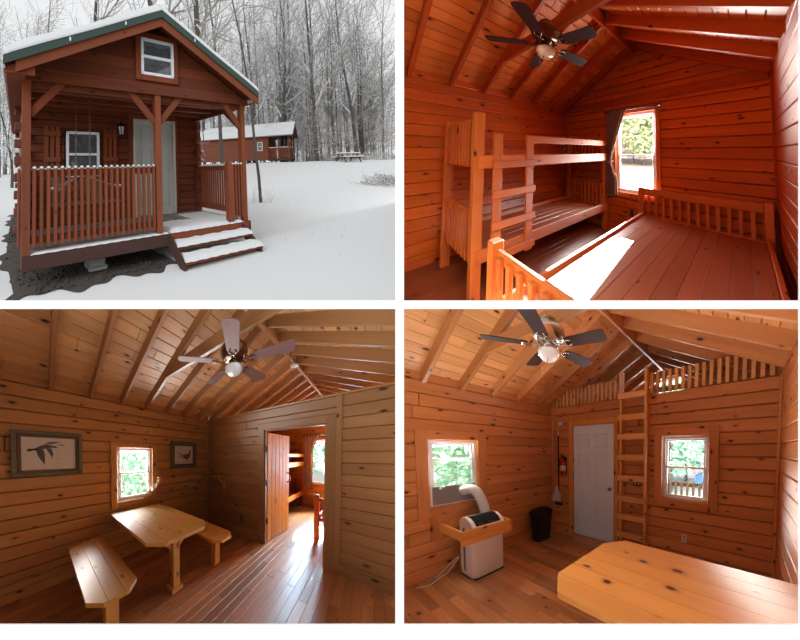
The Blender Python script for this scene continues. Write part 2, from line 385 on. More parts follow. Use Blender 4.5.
def floorboards(P, off, y0, y1, mat, along='y', w=.085, x0=0, x1=Wd):
    b = B(P, off); x0 -= .06; x1 += .06; y0 -= .06; y1 += .06
    if along == 'y':
        x = x0
        while x < x1 - .001:
            y = y0 - random.uniform(0, .8)
            while y < y1:
                L = random.uniform(.6, 1.6); a, c = max(y, y0), min(y + L, y1)
                if c - a > .02: b.box((x, a, -.03), (min(x + w, x1) - .0015, c - .001, 0), .0018, axis=1)
                y += L
            x += w
    else:
        y = y0
        while y < y1 - .001:
            x = x0 - random.uniform(0, .8)
            while x < x1:
                L = random.uniform(.6, 1.6); a, c = max(x, x0), min(x + L, x1)
                if c - a > .02: b.box((a, y, -.03), (c - .001, min(y + w, y1) - .0015, 0), .0018, axis=0)
                x += L
            y += w
    o = b.build('floor', mat); return struct(o)
def zc(x): return RB + .14 + S * min(x, Wd - x)
def roof(P, off, y0, y1, rys, tie_y, mc, mb, tie=True, open_to=None):
    cb = B(P, off); sl = math.sqrt(1 + S * S)
    n = int((Wd / 2 + .25) * sl / .135)
    for side in (0, 1):
        for i in range(n + 1):
            a = -.25 + i * .135 / sl; m_ = min(a + .135 / sl, Wd / 2)
            if a >= Wd / 2: break
            xa, xb = (a, m_) if side == 0 else (Wd - a, Wd - m_)
            za, zb = RB + .14 + S * a, RB + .14 + S * m_
            c = Vector(((xa + xb) / 2, 0, (za + zb) / 2 + .012)); nrm = Vector((-S if side == 0 else S, 0, 1)).normalized()
            y = y0 - random.uniform(0, 1.2)
            while y < y1:
                L = random.uniform(1.4, 2.6); p, q = max(y, y0), min(y + L, y1)
                if q - p > .03: cb.beam((c.x, p + .001, c.z), (c.x, q - .001, c.z), .130, .024, nrm, .005)
                y += L
    ceil = struct(cb.build('ceiling', mc))
    sheet = B(P, off)                                   # roof deck above the boards
    for sg in (0, 1):
        xe, xr = (-.3, Wd / 2) if sg == 0 else (Wd + .3, Wd / 2)
        sheet.prism([(0, 0), (1, 0), (1, 1), (0, 1)], (xe, y0, RB + .175 + S * -.3), (xr - xe, 0, S * (Wd / 2 + .3)), (0, y1 - y0, 0), (0, 0, 1), .03)
    sheet.build('roof_deck', 'roofgrey', ceil)
    for y in rys:
        for sg in (0, 1):
            xe, xr = (0, Wd / 2 - .02) if sg == 0 else (Wd, Wd / 2 + .02)
            r_ = B(P, off); r_.beam((xe, y, RB + .07), (xr, y, RB + .07 + S * (Wd / 2 - .02)), .04, .14 / sl * 1.12, (0, 0, 1), .003)
            r_.build('rafter', mb, ceil)
    B(P, off).box((Wd / 2 - .02, y0, RB + S * Wd / 2 - .07), (Wd / 2 + .02, y1, RB + S * Wd / 2 + .12), .003).build('ridge_board', mb, ceil)
    if tie:
        z = 2.70; x0 = (z - RB) / S - .05
        B(P, off).prism([(x0, z), (Wd - x0, z), (Wd - x0 - .24, z + .135), (x0 + .24, z + .135)], (0, tie_y - .02, 0), (1, 0, 0), (0, 0, 1), (0, 1, 0), .04).build('collar_tie', mb, ceil)
    return ceil
def sash_window(P, off, name, o, u, n, w, z0, z1, trim, trimmat, mid=.5, th=.07, sashmat='vinyl', filler=None):
    """double hung window in an opening; o at the left bottom of the opening on the inner wall face, n outward"""
    b = B(P, off); o = Vector(o); u = Vector(u); n = Vector(n); up = Vector((0, 0, 1)); h = z1 - z0
    def bar(b, a0, a1, c0, c1, d0, d1, bev=.003):
        c = o + n * (d0 + d1) / 2 + up * ((c0 + c1) / 2)
        if a1 - a0 >= c1 - c0: b.beam(c + u * a0, c + u * a1, d1 - d0, c1 - c0, up, bev)
        else:
            c = o + n * (d0 + d1) / 2 + u * ((a0 + a1) / 2); b.beam(c + up * c0, c + up * c1, a1 - a0, d1 - d0, n, bev)
    t = trim
    for (a0, a1, c0, c1) in ((-t, 0, -t, h + t), (w, w + t, -t, h + t), (0, w, h, h + t), (0, w, -t, 0)): bar(b, a0, a1, c0, c1, -.022, 0)
    for (a0, a1, c0, c1) in ((0, .012, 0, h), (w - .012, w, 0, h), (.012, w - .012, h - .012, h), (.012, w - .012, 0, .012)): bar(b, a0, a1, c0, c1, 0, th)
    win = b.build(name, trimmat); struct(win)
    f = .03
    b = B(P, off)
    for (a0, a1, c0, c1) in ((.012, .012 + f, .012, h - .012), (w - .012 - f, w - .012, .012, h - .012), (.012, w - .012, h - .012 - f, h - .012), (.012, w - .012, .012, .012 + f)): bar(b, a0, a1, c0, c1, .02, .065)
    fr = b.build('window_frame', sashmat, win)
    for (c0, c1, d) in ((h * mid, h - .04, .045), (.04, h * mid + .02, .026)):
        b = B(P, off); e = .026
        for (a0, a1, k0, k1) in ((.042, .042 + e, c0, c1), (w - .042 - e, w - .042, c0, c1), (.042, w - .042, c1 - e, c1), (.042, w - .042, c0, c0 + e)): bar(b, a0, a1, k0, k1, d, d + .02)
        s_ = b.build('sash', sashmat, win)
        b = B(P, off); bar(b, .06, w - .06, c0 + .02, c1 - .02, d + .008, d + .012, .0005); b.build('pane', 'glass', s_)
    return win
def fan(P, off, c, label, metal, blade, globe, zb=2.49, ph=4.0, rt=.53, chains=True):
    x, y = c; t = thing(P, 'ceiling_fan', label, 'ceiling fan', (x, y, 2.40), off=off)
    b = B(P, off); b.lathe([(0, .085), (.012, .10), (.03, .125), (.075, .14), (.12, .135), (.15, .11), (.165, .07), (.20, .068), (.215, .05)], (x, y, zb + .02), n=28)
    b.build('motor_housing', metal, t)
    B(P, off).lathe([(0, .045), (.01, .055), (.05, .052), (.06, .04)], (x, y, zb - .04), n=20).build('light_fitter', metal, t)
    b = B(P, off); b.lathe([(-.105, .008), (-.10, .03), (-.085, .056), (-.06, .078), (-.03, .09), (-.008, .088), (0, .07)], (x, y, zb - .035), n=28); b.build('globe', globe, t)
    for k in range(5):
        a = ph + k * 2 * PI / 5; d = Vector((math.cos(a), math.sin(a), 0)); q = Vector((-d.y, d.x, 0)); o = Vector((x, y, zb))
        n = (Vector((0, 0, 1)) + q * .2).normalized(); e = d.cross(n).normalized()
        poly = [(.17, -.045), (.20, -.058), (rt - .03, -.068), (rt - .005, -.055), (rt, -.02), (rt, .02), (rt - .005, .055), (rt - .03, .068), (.20, .058), (.17, .045)]
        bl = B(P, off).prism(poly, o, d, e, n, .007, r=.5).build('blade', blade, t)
        b = B(P, off)
        for sg in (-1, 1):
            b.tube([o + d * .07 + Vector((0, 0, .02)), o + d * .11 + e * .03 * sg + Vector((0, 0, -.012)), o + d * .15 + e * .008 * sg - n * .012, o + d * .19 + e * .035 * sg - n * .006, o + d * .225 + e * .02 * sg - n * .004], .006, 6)
        b.build('blade_iron', metal, bl)
    if chains:
        for k, (dx, dy, L) in enumerate(((.04, -.05, .13), (-.05, -.03, .2))):
            b = B(P, off); b.tube([(x + dx, y + dy, zb - .01), (x + dx, y + dy, zb - .01 - L)], .0018, 5); b.lathe([(0, .002), (.01, .008), (.03, .004)], (x + dx, y + dy, zb - .04 - L), n=8); b.build('pull_chain', 'brass', t)
    return t
def outlet(P, off, o, u, label, plate='plate', w=.07, h=.115):
    o = Vector(o); u = Vector(u); up = Vector((0, 0, 1)); n = u.cross(up)
    t = thing(P, 'wall_outlet', label, 'outlet', o, off=off)
    B(P, off).prism([(-w / 2, -h / 2), (w / 2, -h / 2), (w / 2, h / 2), (-w / 2, h / 2)], o, u, up, n, .006).build('cover_plate', plate, t)
    for sg in (-1, 1):
        b = B(P, off)
        for q in (-1, 1): b.prism([(-.003, -.008), (.003, -.008), (.003, .008), (-.003, .008)], o + up * sg * .022 + u * q * .008 + n * .006, u, up, n, .001)
        b.prism([(-.003, -.003), (.003, -.003), (.003, .003), (-.003, .003)], o + up * (sg * .022 - .014) + n * .006, u, up, n, .001)
        b.build('socket', 'black', t)
    return t
# ------------------------------------------------------------------ shared furniture of the bedroom
def slat_panel(b, x0, x1, y, zt, zb, rails=.075, n=8, sw=.035):
    b.box((x0, y - .015, zt - rails), (x1, y + .015, zt), .004)
    b.box((x0, y - .015, zb), (x1, y + .015, zb + .05), .004)
def bunk(P, off, label):
    t = thing(P, 'bunk_bed', label, 'bunk bed', (.63, -1.1, 0), off=off); M_ = 'TRd'
    X0, X1, Y0, Y1 = .19, 1.20, -2.29, -.12
    for (x, y) in ((X0, Y0), (X1 - .06, Y0 + .0), (X0, Y1), (X1 - .06, Y1)):
        near = (y == Y0 and x > .5)
        B(P, off).box((x, y - .0, 0), (x + (.085 if near else .075), y + .09, 1.84), .006).build('post', M_, t)
    for zt, zb in ((1.79, 1.29), (.86, .34)):
        for y in (Y0 + .045, Y1 + .045):
            p = B(P, off).box((X0 + .075, y - .014, zt - .09), (X1 - .06, y + .014, zt), .004).build('end_rail', M_, t)
            B(P, off).box((X0 + .075, y - .014, zb), (X1 - .06, y + .014, zb + .07), .004).build('end_rail', M_, t)
            for k in range(9):
                x = X0 + .10 + k * .098
                B(P, off).box((x, y - .028, zb + .01), (x + .05, y - .014, zt - .02), .003).build('end_slat', M_, t)
    for z0, z1 in ((1.28, 1.41), (.37, .50)):
        for x in (X0 + .02, X1 + .005):
            B(P, off).box((x, Y0 + .04, z0), (x + .035, Y1 + .05, z1), .005).build('side_rail', M_, t)
    B(P, off).box((X1 + .005, -1.70, 1.555), (X1 + .035, Y1 + .03, 1.645), .005).build('guard_rail', M_, t)
    for z in (1.34, .44):
        b = B(P, off)
        for k in range(7): b.box((X0 + .04 + k * .143, Y0 + .05, z - .02), (X0 + .179 + k * .143, Y1 + .04, z), .003)
        b.build('mattress_deck', 'TRp', t)
    lx = X1 + .015
    B(P, off).box((lx, -2.12, .63), (lx + .035, -2.03, 1.645), .005).build('ladder_rail', M_, t)
    B(P, off).box((lx, -2.12, .10), (lx + .035, -2.03, .63), .005).build('ladder_rail', M_, t)
    B(P, off).box((lx, -1.75, .30), (lx + .035, -1.66, 1.645), .005).build('ladder_rail', M_, t)
    for z in (1.31, 1.005, .69, .375):
        B(P, off).box((lx + .035, -2.13, z - .035), (lx + .06, -1.64, z + .045), .004).build('rung', M_, t)
    return t
def platform_bed(P, off, label):
    t = thing(P, 'platform_bed', label, 'bed', (2.7, -1.2, 0), off=off); M_ = 'TRd'
    hb = B(P, off).box((1.96, -.088, .74), (3.43, -.052, .855), .005).build('headboard', M_, t)
    B(P, off).box((1.96, -.088, .36), (3.43, -.052, .43), .005).build('bottom_rail', M_, hb)
    fb = B(P, off).box((1.94, -2.395, .725), (3.43, -2.365, .805), .006).build('footboard', M_, t)
    B(P, off).box((1.96, -2.395, .36), (3.43, -2.365, .43), .005).build('bottom_rail', M_, fb)
    for k in range(12):
        x = 2.02 + k * .117
        B(P, off).box((x, -.082, .42), (x + .045, -.058, .75), .003).build('slat', M_, hb)
        B(P, off).box((x, -2.42, .38), (x + .045, -2.394, .785), .004).build('slat', M_, fb)
    for x in (1.875, 3.43):
        B(P, off).box((x, -.11, 0), (x + .085, -.03, .87), .005).build('post', M_, hb); B(P, off).box((x + .01, -2.42, 0), (x + .09, -2.345, .855), .005).build('post', M_, fb)
    for x in (1.94, 3.44): B(P, off).box((x, -2.35, .34), (x + .04, -.10, .475), .005).build('side_rail', M_, t)
    b = B(P, off)
    for k in range(10): b.box((1.98 + k * .146, -2.36, .395), (1.98 + (k + 1) * .146 - .003, -.11, .42), .003)
    b.build('bed_deck', 'TRp', t)
    return t
def curtain(P, off, label, rl):
    r_ = thing(P, 'curtain_rod', rl, 'curtain rod', (1.74, -.08, 2.19), off=off)
    B(P, off).tube([(1.22, -.08, 2.19), (2.24, -.08, 2.19)], .009, 8).build('rod', 'blackmetal', r_)
    for x in (1.21, 2.25): B(P, off).ball((x, -.08, 2.19), (.022, .022, .022), 12, 8).build('finial', 'blackmetal', r_)
    for x in (1.3, 2.17): B(P, off).tube([(x, 0, 2.16), (x, -.08, 2.18)], .007, 6).build('bracket', 'blackmetal', r_)
    t = thing(P, 'curtain', label, 'curtain', (1.33, -.08, .66), off=off)
    def cf(u, v):
        z = 2.22 - v * 1.58; k = abs(v - .6) / .6 if v < .6 else (v - .6) / .4
        if v < .6: w = .10 + .32 * (1 - v / .6) ** 1.15
        else: w = .10 + .14 * min(1, (v - .6) / .2)
        c = 1.225 + w / 2 if v < .6 else 1.235 + w / 2 - .02
        return (c + (u - .5) * w + .0, -.085 + .026 * math.sin(u * 2 * PI * 5.5) * (.6 + .4 * k), z)
    B(P, off).grid(cf, 66, 34, (0, .006, 0)).build('drape', 'curtain', t)
    B(P, off).tube([(1.20, -.05, 1.28), (1.23, -.13, 1.265), (1.33, -.13, 1.26), (1.35, -.05, 1.27)], .014, 8).build('tieback', 'curtain', t)
    return t
# ------------------------------------------------------------------ leafy trees seen through windows
def leafy(P, base, h, rad, mat, label, nl=2600, off=(0, 0, 0), leaf=.11, group=None):
    t = thing(P, 'leafy_tree', label, 'tree', base, group, off=off)
    x, y, z = base
    B(P, off).tube([(x, y, z - .2), (x + .05, y, z + h * .45), (x - .04, y + .03, z + h * .8)], [.12, .09, .03], 8).build('trunk', 'trunk', t, clip=True)
    b = B(P, off)
    for i in range(nl):
        while True:
            p = Vector((random.uniform(-1, 1), random.uniform(-1, 1), random.uniform(-1, 1)))
            if .25 < p.length < 1: break
        c = Vector((x + p.x * rad, y + p.y * rad, z + h * .58 + p.z * h * .48))
        a = Vector((random.gauss(0, 1), random.gauss(0, 1), random.gauss(0, .7))).normalized(); e = a.orthogonal().normalized() * .5; s_ = leaf * random.uniform(.6, 1.3)
        b.add([c - a * s_, c + e * s_, c + a * s_, c - e * s_], [[0, 1, 2, 3]], None, random.random())
    b.build('foliage', mat, t)
    return t
# ================================================================== the mount between the four places
def mount():
    t2 = TH / 2
    def wbox(name, a, b):
        me = bpy.data.meshes.new(name); bm = bmesh.new(); bmesh.ops.create_cube(bm, size=1)
        for v in bm.verts: v.co = Vector([(a[i] + b[i]) / 2 + v.co[i] * (b[i] - a[i]) for i in range(3)])
        bm.to_mesh(me); bm.free(); me.materials.append(MT['white']); o = bpy.data.objects.new(name, me); COL.objects.link(o); struct(o); return o
    k = MOUNT_Y / FS
    zb = -(624.4 - PY) * k; xr = (799.2 - PX) * k
    wbox('wall_divider', (-4.2 * k, MOUNT_Y, 4.1 * k), (4.5 * k, 14, 5)); wbox('wall_divider', (-4.2 * k, MOUNT_Y, zb), (4.5 * k, 14, -4.5 * k))
    wbox('wall_divider', (-9, MOUNT_Y, -4.5 * k), (9, 12, 4.1 * k))
    wbox('trim_1', (-3, MOUNT_Y, zb - .6), (3, MOUNT_Y + .002, zb))
    wbox('trim_2', (xr, MOUNT_Y, t2), (xr + .6, MOUNT_Y + .002, 2.2)); wbox('trim_2', (xr, MOUNT_Y, zb), (xr + .6, MOUNT_Y + .002, -t2))
mount()
# ================================================================== lower right: kitchen end
P = 'BR'
def room_BR():
    rys = [-3.24, -2.84, -2.44, -2.04, -1.63, -1.20, -.78, -.37, .05, .47, .89, 1.31, 1.72]
    struct(wallboards(B(P), (0, -3.4, 0), (0, 1, 0), (-1, 0, 0), 3.4, H + .13, [(1.375, 1.955, .86, 1.71)]).build('wall_left', 'BRw'))
    struct(wallboards(B(P), (-.07, 0, 0), (1, 0, 0), (0, 1, 0), Wd + .14, H, [(.59, 1.50, 0, 2.04), (2.305, 2.915, .885, 1.775)]).build('wall_back', 'BRw'))
    struct(wallboards(B(P), (Wd, -3.4, 0), (0, 1, 0), (1, 0, 0), 3.4, H + .13, []).build('wall_right', 'BRw'))
    struct(wallboards(B(P), (0, -3.4, 0), (1, 0, 0), (0, -1, 0), Wd, lambda z: 3.3 if z is None else ((-.07, Wd + .07) if z < H else (max(-.07, (z - RB - .15) / S), min(Wd + .07, Wd - (z - RB - .15) / S))), []).build('wall_front', 'BRw'))
    floorboards(P, (0, 0, 0), -3.4, .02, 'BRf', 'x')
    struct(B(P).box((-.3, -3.5, -.2), (Wd + .3, 1.85, -.03)).build('floor', 'BRf'))
    roof(P, (0, 0, 0), -3.45, 1.95, rys, -1.63, 'BRc', 'BRb')
    # loft over the porch
    lf = B(P)
    for k in range(12): lf.box((0, .07 + k * .15, H - .16), (Wd, .07 + (k + 1) * .15, H - .12), .003)
    struct(lf.build('floor', 'BRc'))
    for nm, x0, d in (('wall_left', 0, -1), ('wall_right', Wd, 1)):
        struct(wallboards(B(P), (x0, .07, H - .2), (0, 1, 0), (d, 0, 0), 1.8, .22, [], z0=0).build(nm, 'BRb'))
    struct(wallboards(B(P), (0, 1.85, 0), (1, 0, 0), (0, 1, 0), Wd, lambda z: 3.3 if z is None else ((-.07, Wd + .07) if z < H else (max(-.07, (z - RB - .15) / S), min(Wd + .07, Wd - (z - RB - .15) / S))), [(1.45, 2.1, 2.55, 3.2)], joints=False, z0=2.25).build('wall_gable', 'BRb'))
    sash_window(P, (0, 0, 0), 'window_5', (1.45, 1.85, 2.55), (1, 0, 0), (0, 1, 0), .65, 0, .65, .05, 'BRb')
    sash_window(P, (0, 0, 0), 'window_3', (0, -2.025, .86), (0, 1, 0), (-1, 0, 0), .58, 0, .85, .115, 'BRw', mid=.69)
    sash_window(P, (0, 0, 0), 'window_4', (2.235, 0, .885), (1, 0, 0), (0, 1, 0), .61, 0, .89, .115, 'BRw')
    # entry door with six raised panels
    d = B(P)
    for (a, b_) in (((.44, -.022, 0), (.52, 0, 2.12)), ((1.43, -.022, 0), (1.51, 0, 2.12)), ((.52, -.022, 2.04), (1.43, 0, 2.12)), ((.52, 0, 0), (.535, .07, 2.04)), ((1.415, 0, 0), (1.43, .07, 2.04)), ((.52, 0, 2.025), (1.43, .07, 2.04))): d.box(a, b_, .003)
    dr = struct(d.build('door_2', 'BRt'))
    lf = B(P).box((.54, .005, .012), (1.41, .045, 2.02), .003); leaf = lf.build('door_leaf', 'doorwhite', dr)
    for (xa, xb) in ((.655, .905), (1.045, 1.295)):
        for (za, zb) in ((.20, .78), (.90, 1.52), (1.63, 1.86)):
            b = B(P)
            for (p, q) in (((xa, za), (xb, za)), ((xa, zb), (xb, zb)), ((xa, za), (xa, zb)), ((xb, za), (xb, zb))):
                b.tube([(p[0], .004, p[1]), (q[0], .004, q[1])], .008, 6)
            b.box((xa + .035, -.002, za + .035), (xb - .035, .006, zb - .035), .004)
            b.build('door_panel', 'doorwhite', leaf)
    B(P).lathe([(0, .03), (.006, .03), (.01, .012), (.03, .012), (.035, .024), (.05, .028), (.06, .02), (.064, .004)], (1.345, .005, .93), (0, -1, 0), 18).build('door_knob', 'nickel', leaf)
    for z in (.25, 1.1, 1.8): B(P).tube([(.532, -.004, z - .045), (.532, -.004, z + .045)], .008, 8).build('hinge', 'nickel', dr)
    B(P).box((.52, -.03, 0), (1.43, .08, .012), .002).build('threshold', 'nickel', dr)
    for nm, a, b_ in (('baseboard_left', (0, -3.4, 0), (.02, 0, .10)), ('baseboard_right', (Wd - .02, -3.4, 0), (Wd, 0, .10)), ('baseboard_back', (1.52, -.02, 0), (Wd, 0, .09)), ('baseboard_back', (0, -.02, 0), (.43, 0, .09)), ('trim_3', (0, -.03, 0), (.03, 0, H)), ('trim_4', (Wd - .03, -.03, 0), (Wd, 0, H))):
        struct(B(P).box(a, b_, .004).build(nm, 'BRw'))
room_BR()
def loft_railing(x0, x1, label):
    t = thing(P, 'loft_railing', label, 'railing', ((x0 + x1) / 2, -.01, H), 'loft guard rails')
    def rz(x): return H + .30
    B(P).beam((x0, .02, H + .05), (x1, .02, H + .05), .035, .07).build('bottom_rail', 'BRb', t)
    def top(x): return min(H + .28, RB + S * min(x, Wd - x) - .01)
    a = max(x0, .5) if x0 < .6 else x0; e = min(x1, Wd - .45)
    B(P).beam((a, .02, H + .255), (e, .02, H + .255), .035, .06).build('top_rail', 'BRb', t)
    x = x0 + .03
    while x < x1 - .02:
        zt = max(H + .08, min(H + .30, RB + .13 + S * min(x, Wd - x - .045)))
        B(P).box((x, -.03, H + .0), (x + .045, .005, zt), .003).build('baluster', 'BRl', t); x += .087
    return t
loft_railing(.10, 1.57, 'short slatted wooden loft railing above the white door, left of the ladder')
loft_railing(2.02, 3.52, 'long slatted wooden loft railing above the window, right of the ladder')
def ladder_BR():
    t = thing(P, 'loft_ladder', 'tall pine ladder fixed to the wall between white door and window, up to the loft', 'ladder', (1.8, -.08, 0))
    for x in (1.575, 1.985): B(P).box((x, -.10, 0), (x + .042, -.005, 2.78), .004).build('ladder_rail', 'BRl', t)
    for z in (.26, .545, .83, 1.15, 1.47, 1.785, 2.075, 2.40): B(P).box((1.56, -.135, z - .045), (2.035, -.10, z + .045), .004).build('rung', 'BRl', t)
ladder_BR()
fan(P, (0, 0, 0), (1.766, -1.682), 'ceiling fan with near-black blades, silver motor and white bowl globe', 'nickel', 'blade', 'globe')
def table_BR():
    t = thing(P, 'wall_table', 'varnished knotty pine table top with cut corners filling the foreground', 'table', (2.9, -1.8, 0))
    # outline: cut corners at the free end (x small), long sides along x
    x0, x1, ya, yb = 2.205, 3.56, -2.17, -1.32
    c = .14
    outline = lambda: [(x0 + c, ya), (x1, ya), (x1, yb), (x0 + c, yb), (x0, yb - c), (x0, ya + c)]
    n = 6; wv = (yb - ya) / n
    for_k = []
    for k in range(n):
        y0, y1 = ya + k * wv + .0012, ya + (k + 1) * wv - .0012
        def xl(y): return x0 + max(0, c - (y - ya), c - (yb - y))
        pts = [(x1, y0), (x1, y1), (xl(y1), y1)]
        for yy in (yb - c, ya + c):
            if y0 < yy < y1: pts.append((xl(yy), yy))
        pts.append((xl(y0), y0)); for_k.append(pts)
    b = B(P)
    for pts in for_k: b.prism(pts, (0, 0, .712), (1, 0, 0), (0, 1, 0), (0, 0, 1), .038)
    b.build('tabletop', 'BRt', t)
    B(P).box((2.48, -1.79, .0), (2.57, -1.70, .712)).build('leg', 'BRt', t)
    B(P).box((2.44, -1.82, .0), (2.60, -1.67, .05)).build('foot', 'BRt', t)
    B(P).box((3.50, -2.1, .64), (3.56, -1.38, .712)).build('wall_cleat', 'BRt', t)
table_BR()
def ac_BR():
    t = thing(P, 'portable_air_conditioner', 'white portable air conditioner standing in a wooden tray under the left window', 'air conditioner', (.42, -1.63, 0))
    x0, x1, y0, y1 = .23, .56, -1.80, -1.41
    b = B(P); r = .05
    poly = [(x0, y0), (x1 - r, y0), (x1 - .015, y0 + .015), (x1, y0 + r), (x1, y1 - r), (x1 - .015, y1 - .015), (x1 - r, y1), (x0, y1)]
    b.prism(poly, (0, 0, .03), (1, 0, 0), (0, 1, 0), (0, 0, 1), .60); b.build('body', 'ac', t)
    b = B(P); prof = [(x0, .63), (x1, .63), (x1, .655), (x1 - .06, .71), (x1 - .15, .745), (x0 + .08, .745), (x0, .70)]
    b.prism(prof, (0, y0, 0), (1, 0, 0), (0, 0, 1), (0, 1, 0), y1 - y0); b.build('top_cover', 'ac', t)
    b = B(P)
    for k in range(8):
        y = y0 + .045 + k * .038; b.prism([(x1 - .005, .662), (x1 - .06, .717), (x1 - .15, .752), (x0 + .12, .752), (x0 + .12, .742), (x1 - .15, .742), (x1 - .065, .707), (x1 - .01, .654)], (0, y, 0), (1, 0, 0), (0, 0, 1), (0, 1, 0), .036)
    b.build('grille', 'black', t)
    for y in (y0 - .003,):
        for x in (x0 + .09, x0 + .115): B(P).box((x, y - .002, .08), (x + .012, y + .004, .62), .001).build('side_groove', 'acgrey', t)
    B(P).box((x0 + .02, y0 + .02, 0), (x1 - .01, y1 - .01, .03), .005).build('base', 'black', t)
    b = B(P); pts, rs = [], []
    path = [(.24, -1.48, .72), (.21, -1.49, .82), (.18, -1.51, .92), (.15, -1.54, 1.00), (.11, -1.58, 1.045), (.05, -1.62, 1.045), (-.01, -1.64, 1.03)]
    import itertools
    P_ = [Vector(p) for p in path]; M = 60
    for i in range(M + 1):
        q = i / M * (len(P_) - 1); k = min(int(q), len(P_) - 2); f = q - k
        p0, p1, p2, p3 = P_[max(k - 1, 0)], P_[k], P_[k + 1], P_[min(k + 2, len(P_) - 1)]
        pts.append(.5 * ((2 * p1) + (p2 - p0) * f + (2 * p0 - 5 * p1 + 4 * p2 - p3) * f * f + (3 * p1 - p0 - 3 * p2 + p3) * f ** 3)); rs.append(.062 + (.005 if i % 2 else 0))
    b.tube(pts, rs, 18); b.build('exhaust_hose', 'hose', t)
    b = B(P); b.tube([(.22, -1.82, .22), (.16, -1.92, .05), (.12, -2.0, .008), (.20, -2.12, .006), (.13, -2.22, .006)], .006, 6)
    b.tube([(.22, -1.82, .24), (.12, -1.90, .12), (.05, -1.98, .008), (.06, -2.10, .006)], .006, 6); b.build('power_cord', 'ac', t)
    s = thing(P, 'wooden_tray', 'open wooden frame tray on the wall, holding the air conditioner', 'tray', (.35, -1.63, .56))
    for a, e in (((.0, -1.945, .555), (.62, -1.92, .665)), ((.0, -1.37, .555), (.62, -1.345, .665)), ((.60, -1.945, .555), (.625, -1.345, .665)), ((.0, -1.945, .555), (.025, -1.345, .665)), ((.60, -1.95, .50), (.628, -1.34, .552))):
        B(P).box(a, e, .003).build('side_board', 'BRt', s)
    B(P).box((0, -2.03, .44), (.022, -1.95, .78), .003).build('wall_bracket', 'BRw', s)
    B(P).box((0, -1.335, .44), (.022, -1.26, .78), .003).build('wall_bracket', 'BRw', s)
    b = B(P); b.box((-.03, -1.985, .885), (-.015, -1.485, 1.115), .002); tag(b.build('window_filler_panel', 'mesh'), 'grey filler panel closing the bottom of the left window around the hose', 'window panel')
ac_BR()
def small_BR():
    t = thing(P, 'trash_can', 'black plastic trash can with lid on the floor by the left wall', 'trash can', (.21, -.50, 0))
    x0, y0 = .21, -.50; secs = [(0, .10, .135), (.50, .13, .175)]
    def ring(b, z0, z1, s0, s1):
        def rr(z, a, c):
            out = []
            for k in range(24):
                th = 2 * PI * k / 24; cs, sn = math.cos(th), math.sin(th); p = 4
                d = (abs(cs) ** p + abs(sn) ** p) ** (-1 / p); out.append((x0 + a * cs * d, y0 + c * sn * d, z))
            return out
        vs = rr(z0, *s0) + rr(z1, *s1); b.add(vs, [[i, (i + 1) % 24, (i + 1) % 24 + 24, i + 24] for i in range(24)] + [list(range(24))[::-1], list(range(24, 48))], None, None, False)
    b = B(P); ring(b, 0, .47, (.105, .14), (.135, .175)); b.build('bin_body', 'black', t)
    b = B(P); ring(b, .46, .50, (.145, .187), (.145, .187)); ring(b, .50, .545, (.142, .183), (.105, .14)); b.build('bin_lid', 'black', t)
    t = thing(P, 'broom', 'broom with dark handle and green bristles hanging in the corner by the door', 'broom', (.20, -.06, .52))
    B(P).tube([(.195, -.05, .78), (.195, -.05, 1.86)], .012, 8).build('handle', 'black', t)
    B(P).tube([(.195, -.05, 1.86), (.195, -.05, 1.95)], .013, 8).build('grip', 'ac', t)
    b = B(P); b.prism([(-.09, .52), (.09, .52), (.07, .62), (-.07, .62)], (.2, -.045, 0), (1, 0, 0), (0, 0, 1), (0, -1, 0), .035); b.build('bristles', 'broomg', t)
    t = thing(P, 'dustpan', 'beige dustpan clipped to the broom beside the trash can', 'dustpan', (.20, -.1, .6))
    b = B(P); b.prism([(-.115, .60), (.115, .60), (.10, .73), (.05, .80), (.02, .90), (-.02, .90), (-.05, .80), (-.10, .73)], (.2, -.10, 0), (1, 0, 0), (0, 0, 1), (0, -1, 0), .012)
    b.build('pan', 'pan', t)
    for sg in (-1, 1): B(P).box((.2 + sg * .11 - .006, -.15, .60), (.2 + sg * .11 + .006, -.10, .72), .002).build('pan_side', 'pan', t)
    t = thing(P, 'fire_extinguisher', 'red fire extinguisher with black valve mounted between broom and door', 'fire extinguisher', (.335, -.07, 1.15))
    B(P).lathe([(0, .045), (.01, .052), (.26, .052), (.29, .04), (.31, .018), (.33, .016)], (.33, -.065, 1.10), n=20).build('cylinder', 'red', t)
    B(P).lathe([(0, .0535), (.10, .0535)], (.33, -.065, 1.19), n=20).build('label_band', 'plate', t)
    b = B(P); b.box((.315, -.10, 1.43), (.345, -.03, 1.47), .004); b.beam((.33, -.06, 1.48), (.36, -.15, 1.52), .018, .01); b.beam((.33, -.06, 1.45), (.36, -.14, 1.45), .018, .01); b.build('valve', 'black', t)
    B(P).tube([(.33, -.08, 1.45), (.28, -.10, 1.42), (.262, -.08, 1.30), (.268, -.07, 1.2)], .009, 8).build('hose', 'black', t)
    B(P).box((.29, -.014, 1.12), (.37, 0, 1.45), .003).build('wall_bracket', 'blackmetal', t)
    b = B(P); b.box((.15, -.012, 2.055), (.275, 0, 2.125), .003); o = b.build('wall_plaque', 'plate'); tag(o, 'small white plate on the wall left of the door top', 'plaque')
    outlet(P, (0, 0, 0), (2.557, -.0, .36), (1, 0, 0), 'white outlet plate low on the wall below the right window')
    t = thing(P, 'light_switch', 'dark double switch plate on the wall behind the ladder rungs', 'light switch', (1.86, 0, 1.06))
    B(P).box((1.775, -.006, 1.02), (1.90, 0, 1.12), .002).build('switch_plate', 'plateb', t)
    for x in (1.808, 1.868): B(P).box((x - .012, -.013, 1.05), (x + .012, -.005, 1.09), .002).build('toggle', 'vinyl', t)
small_BR()
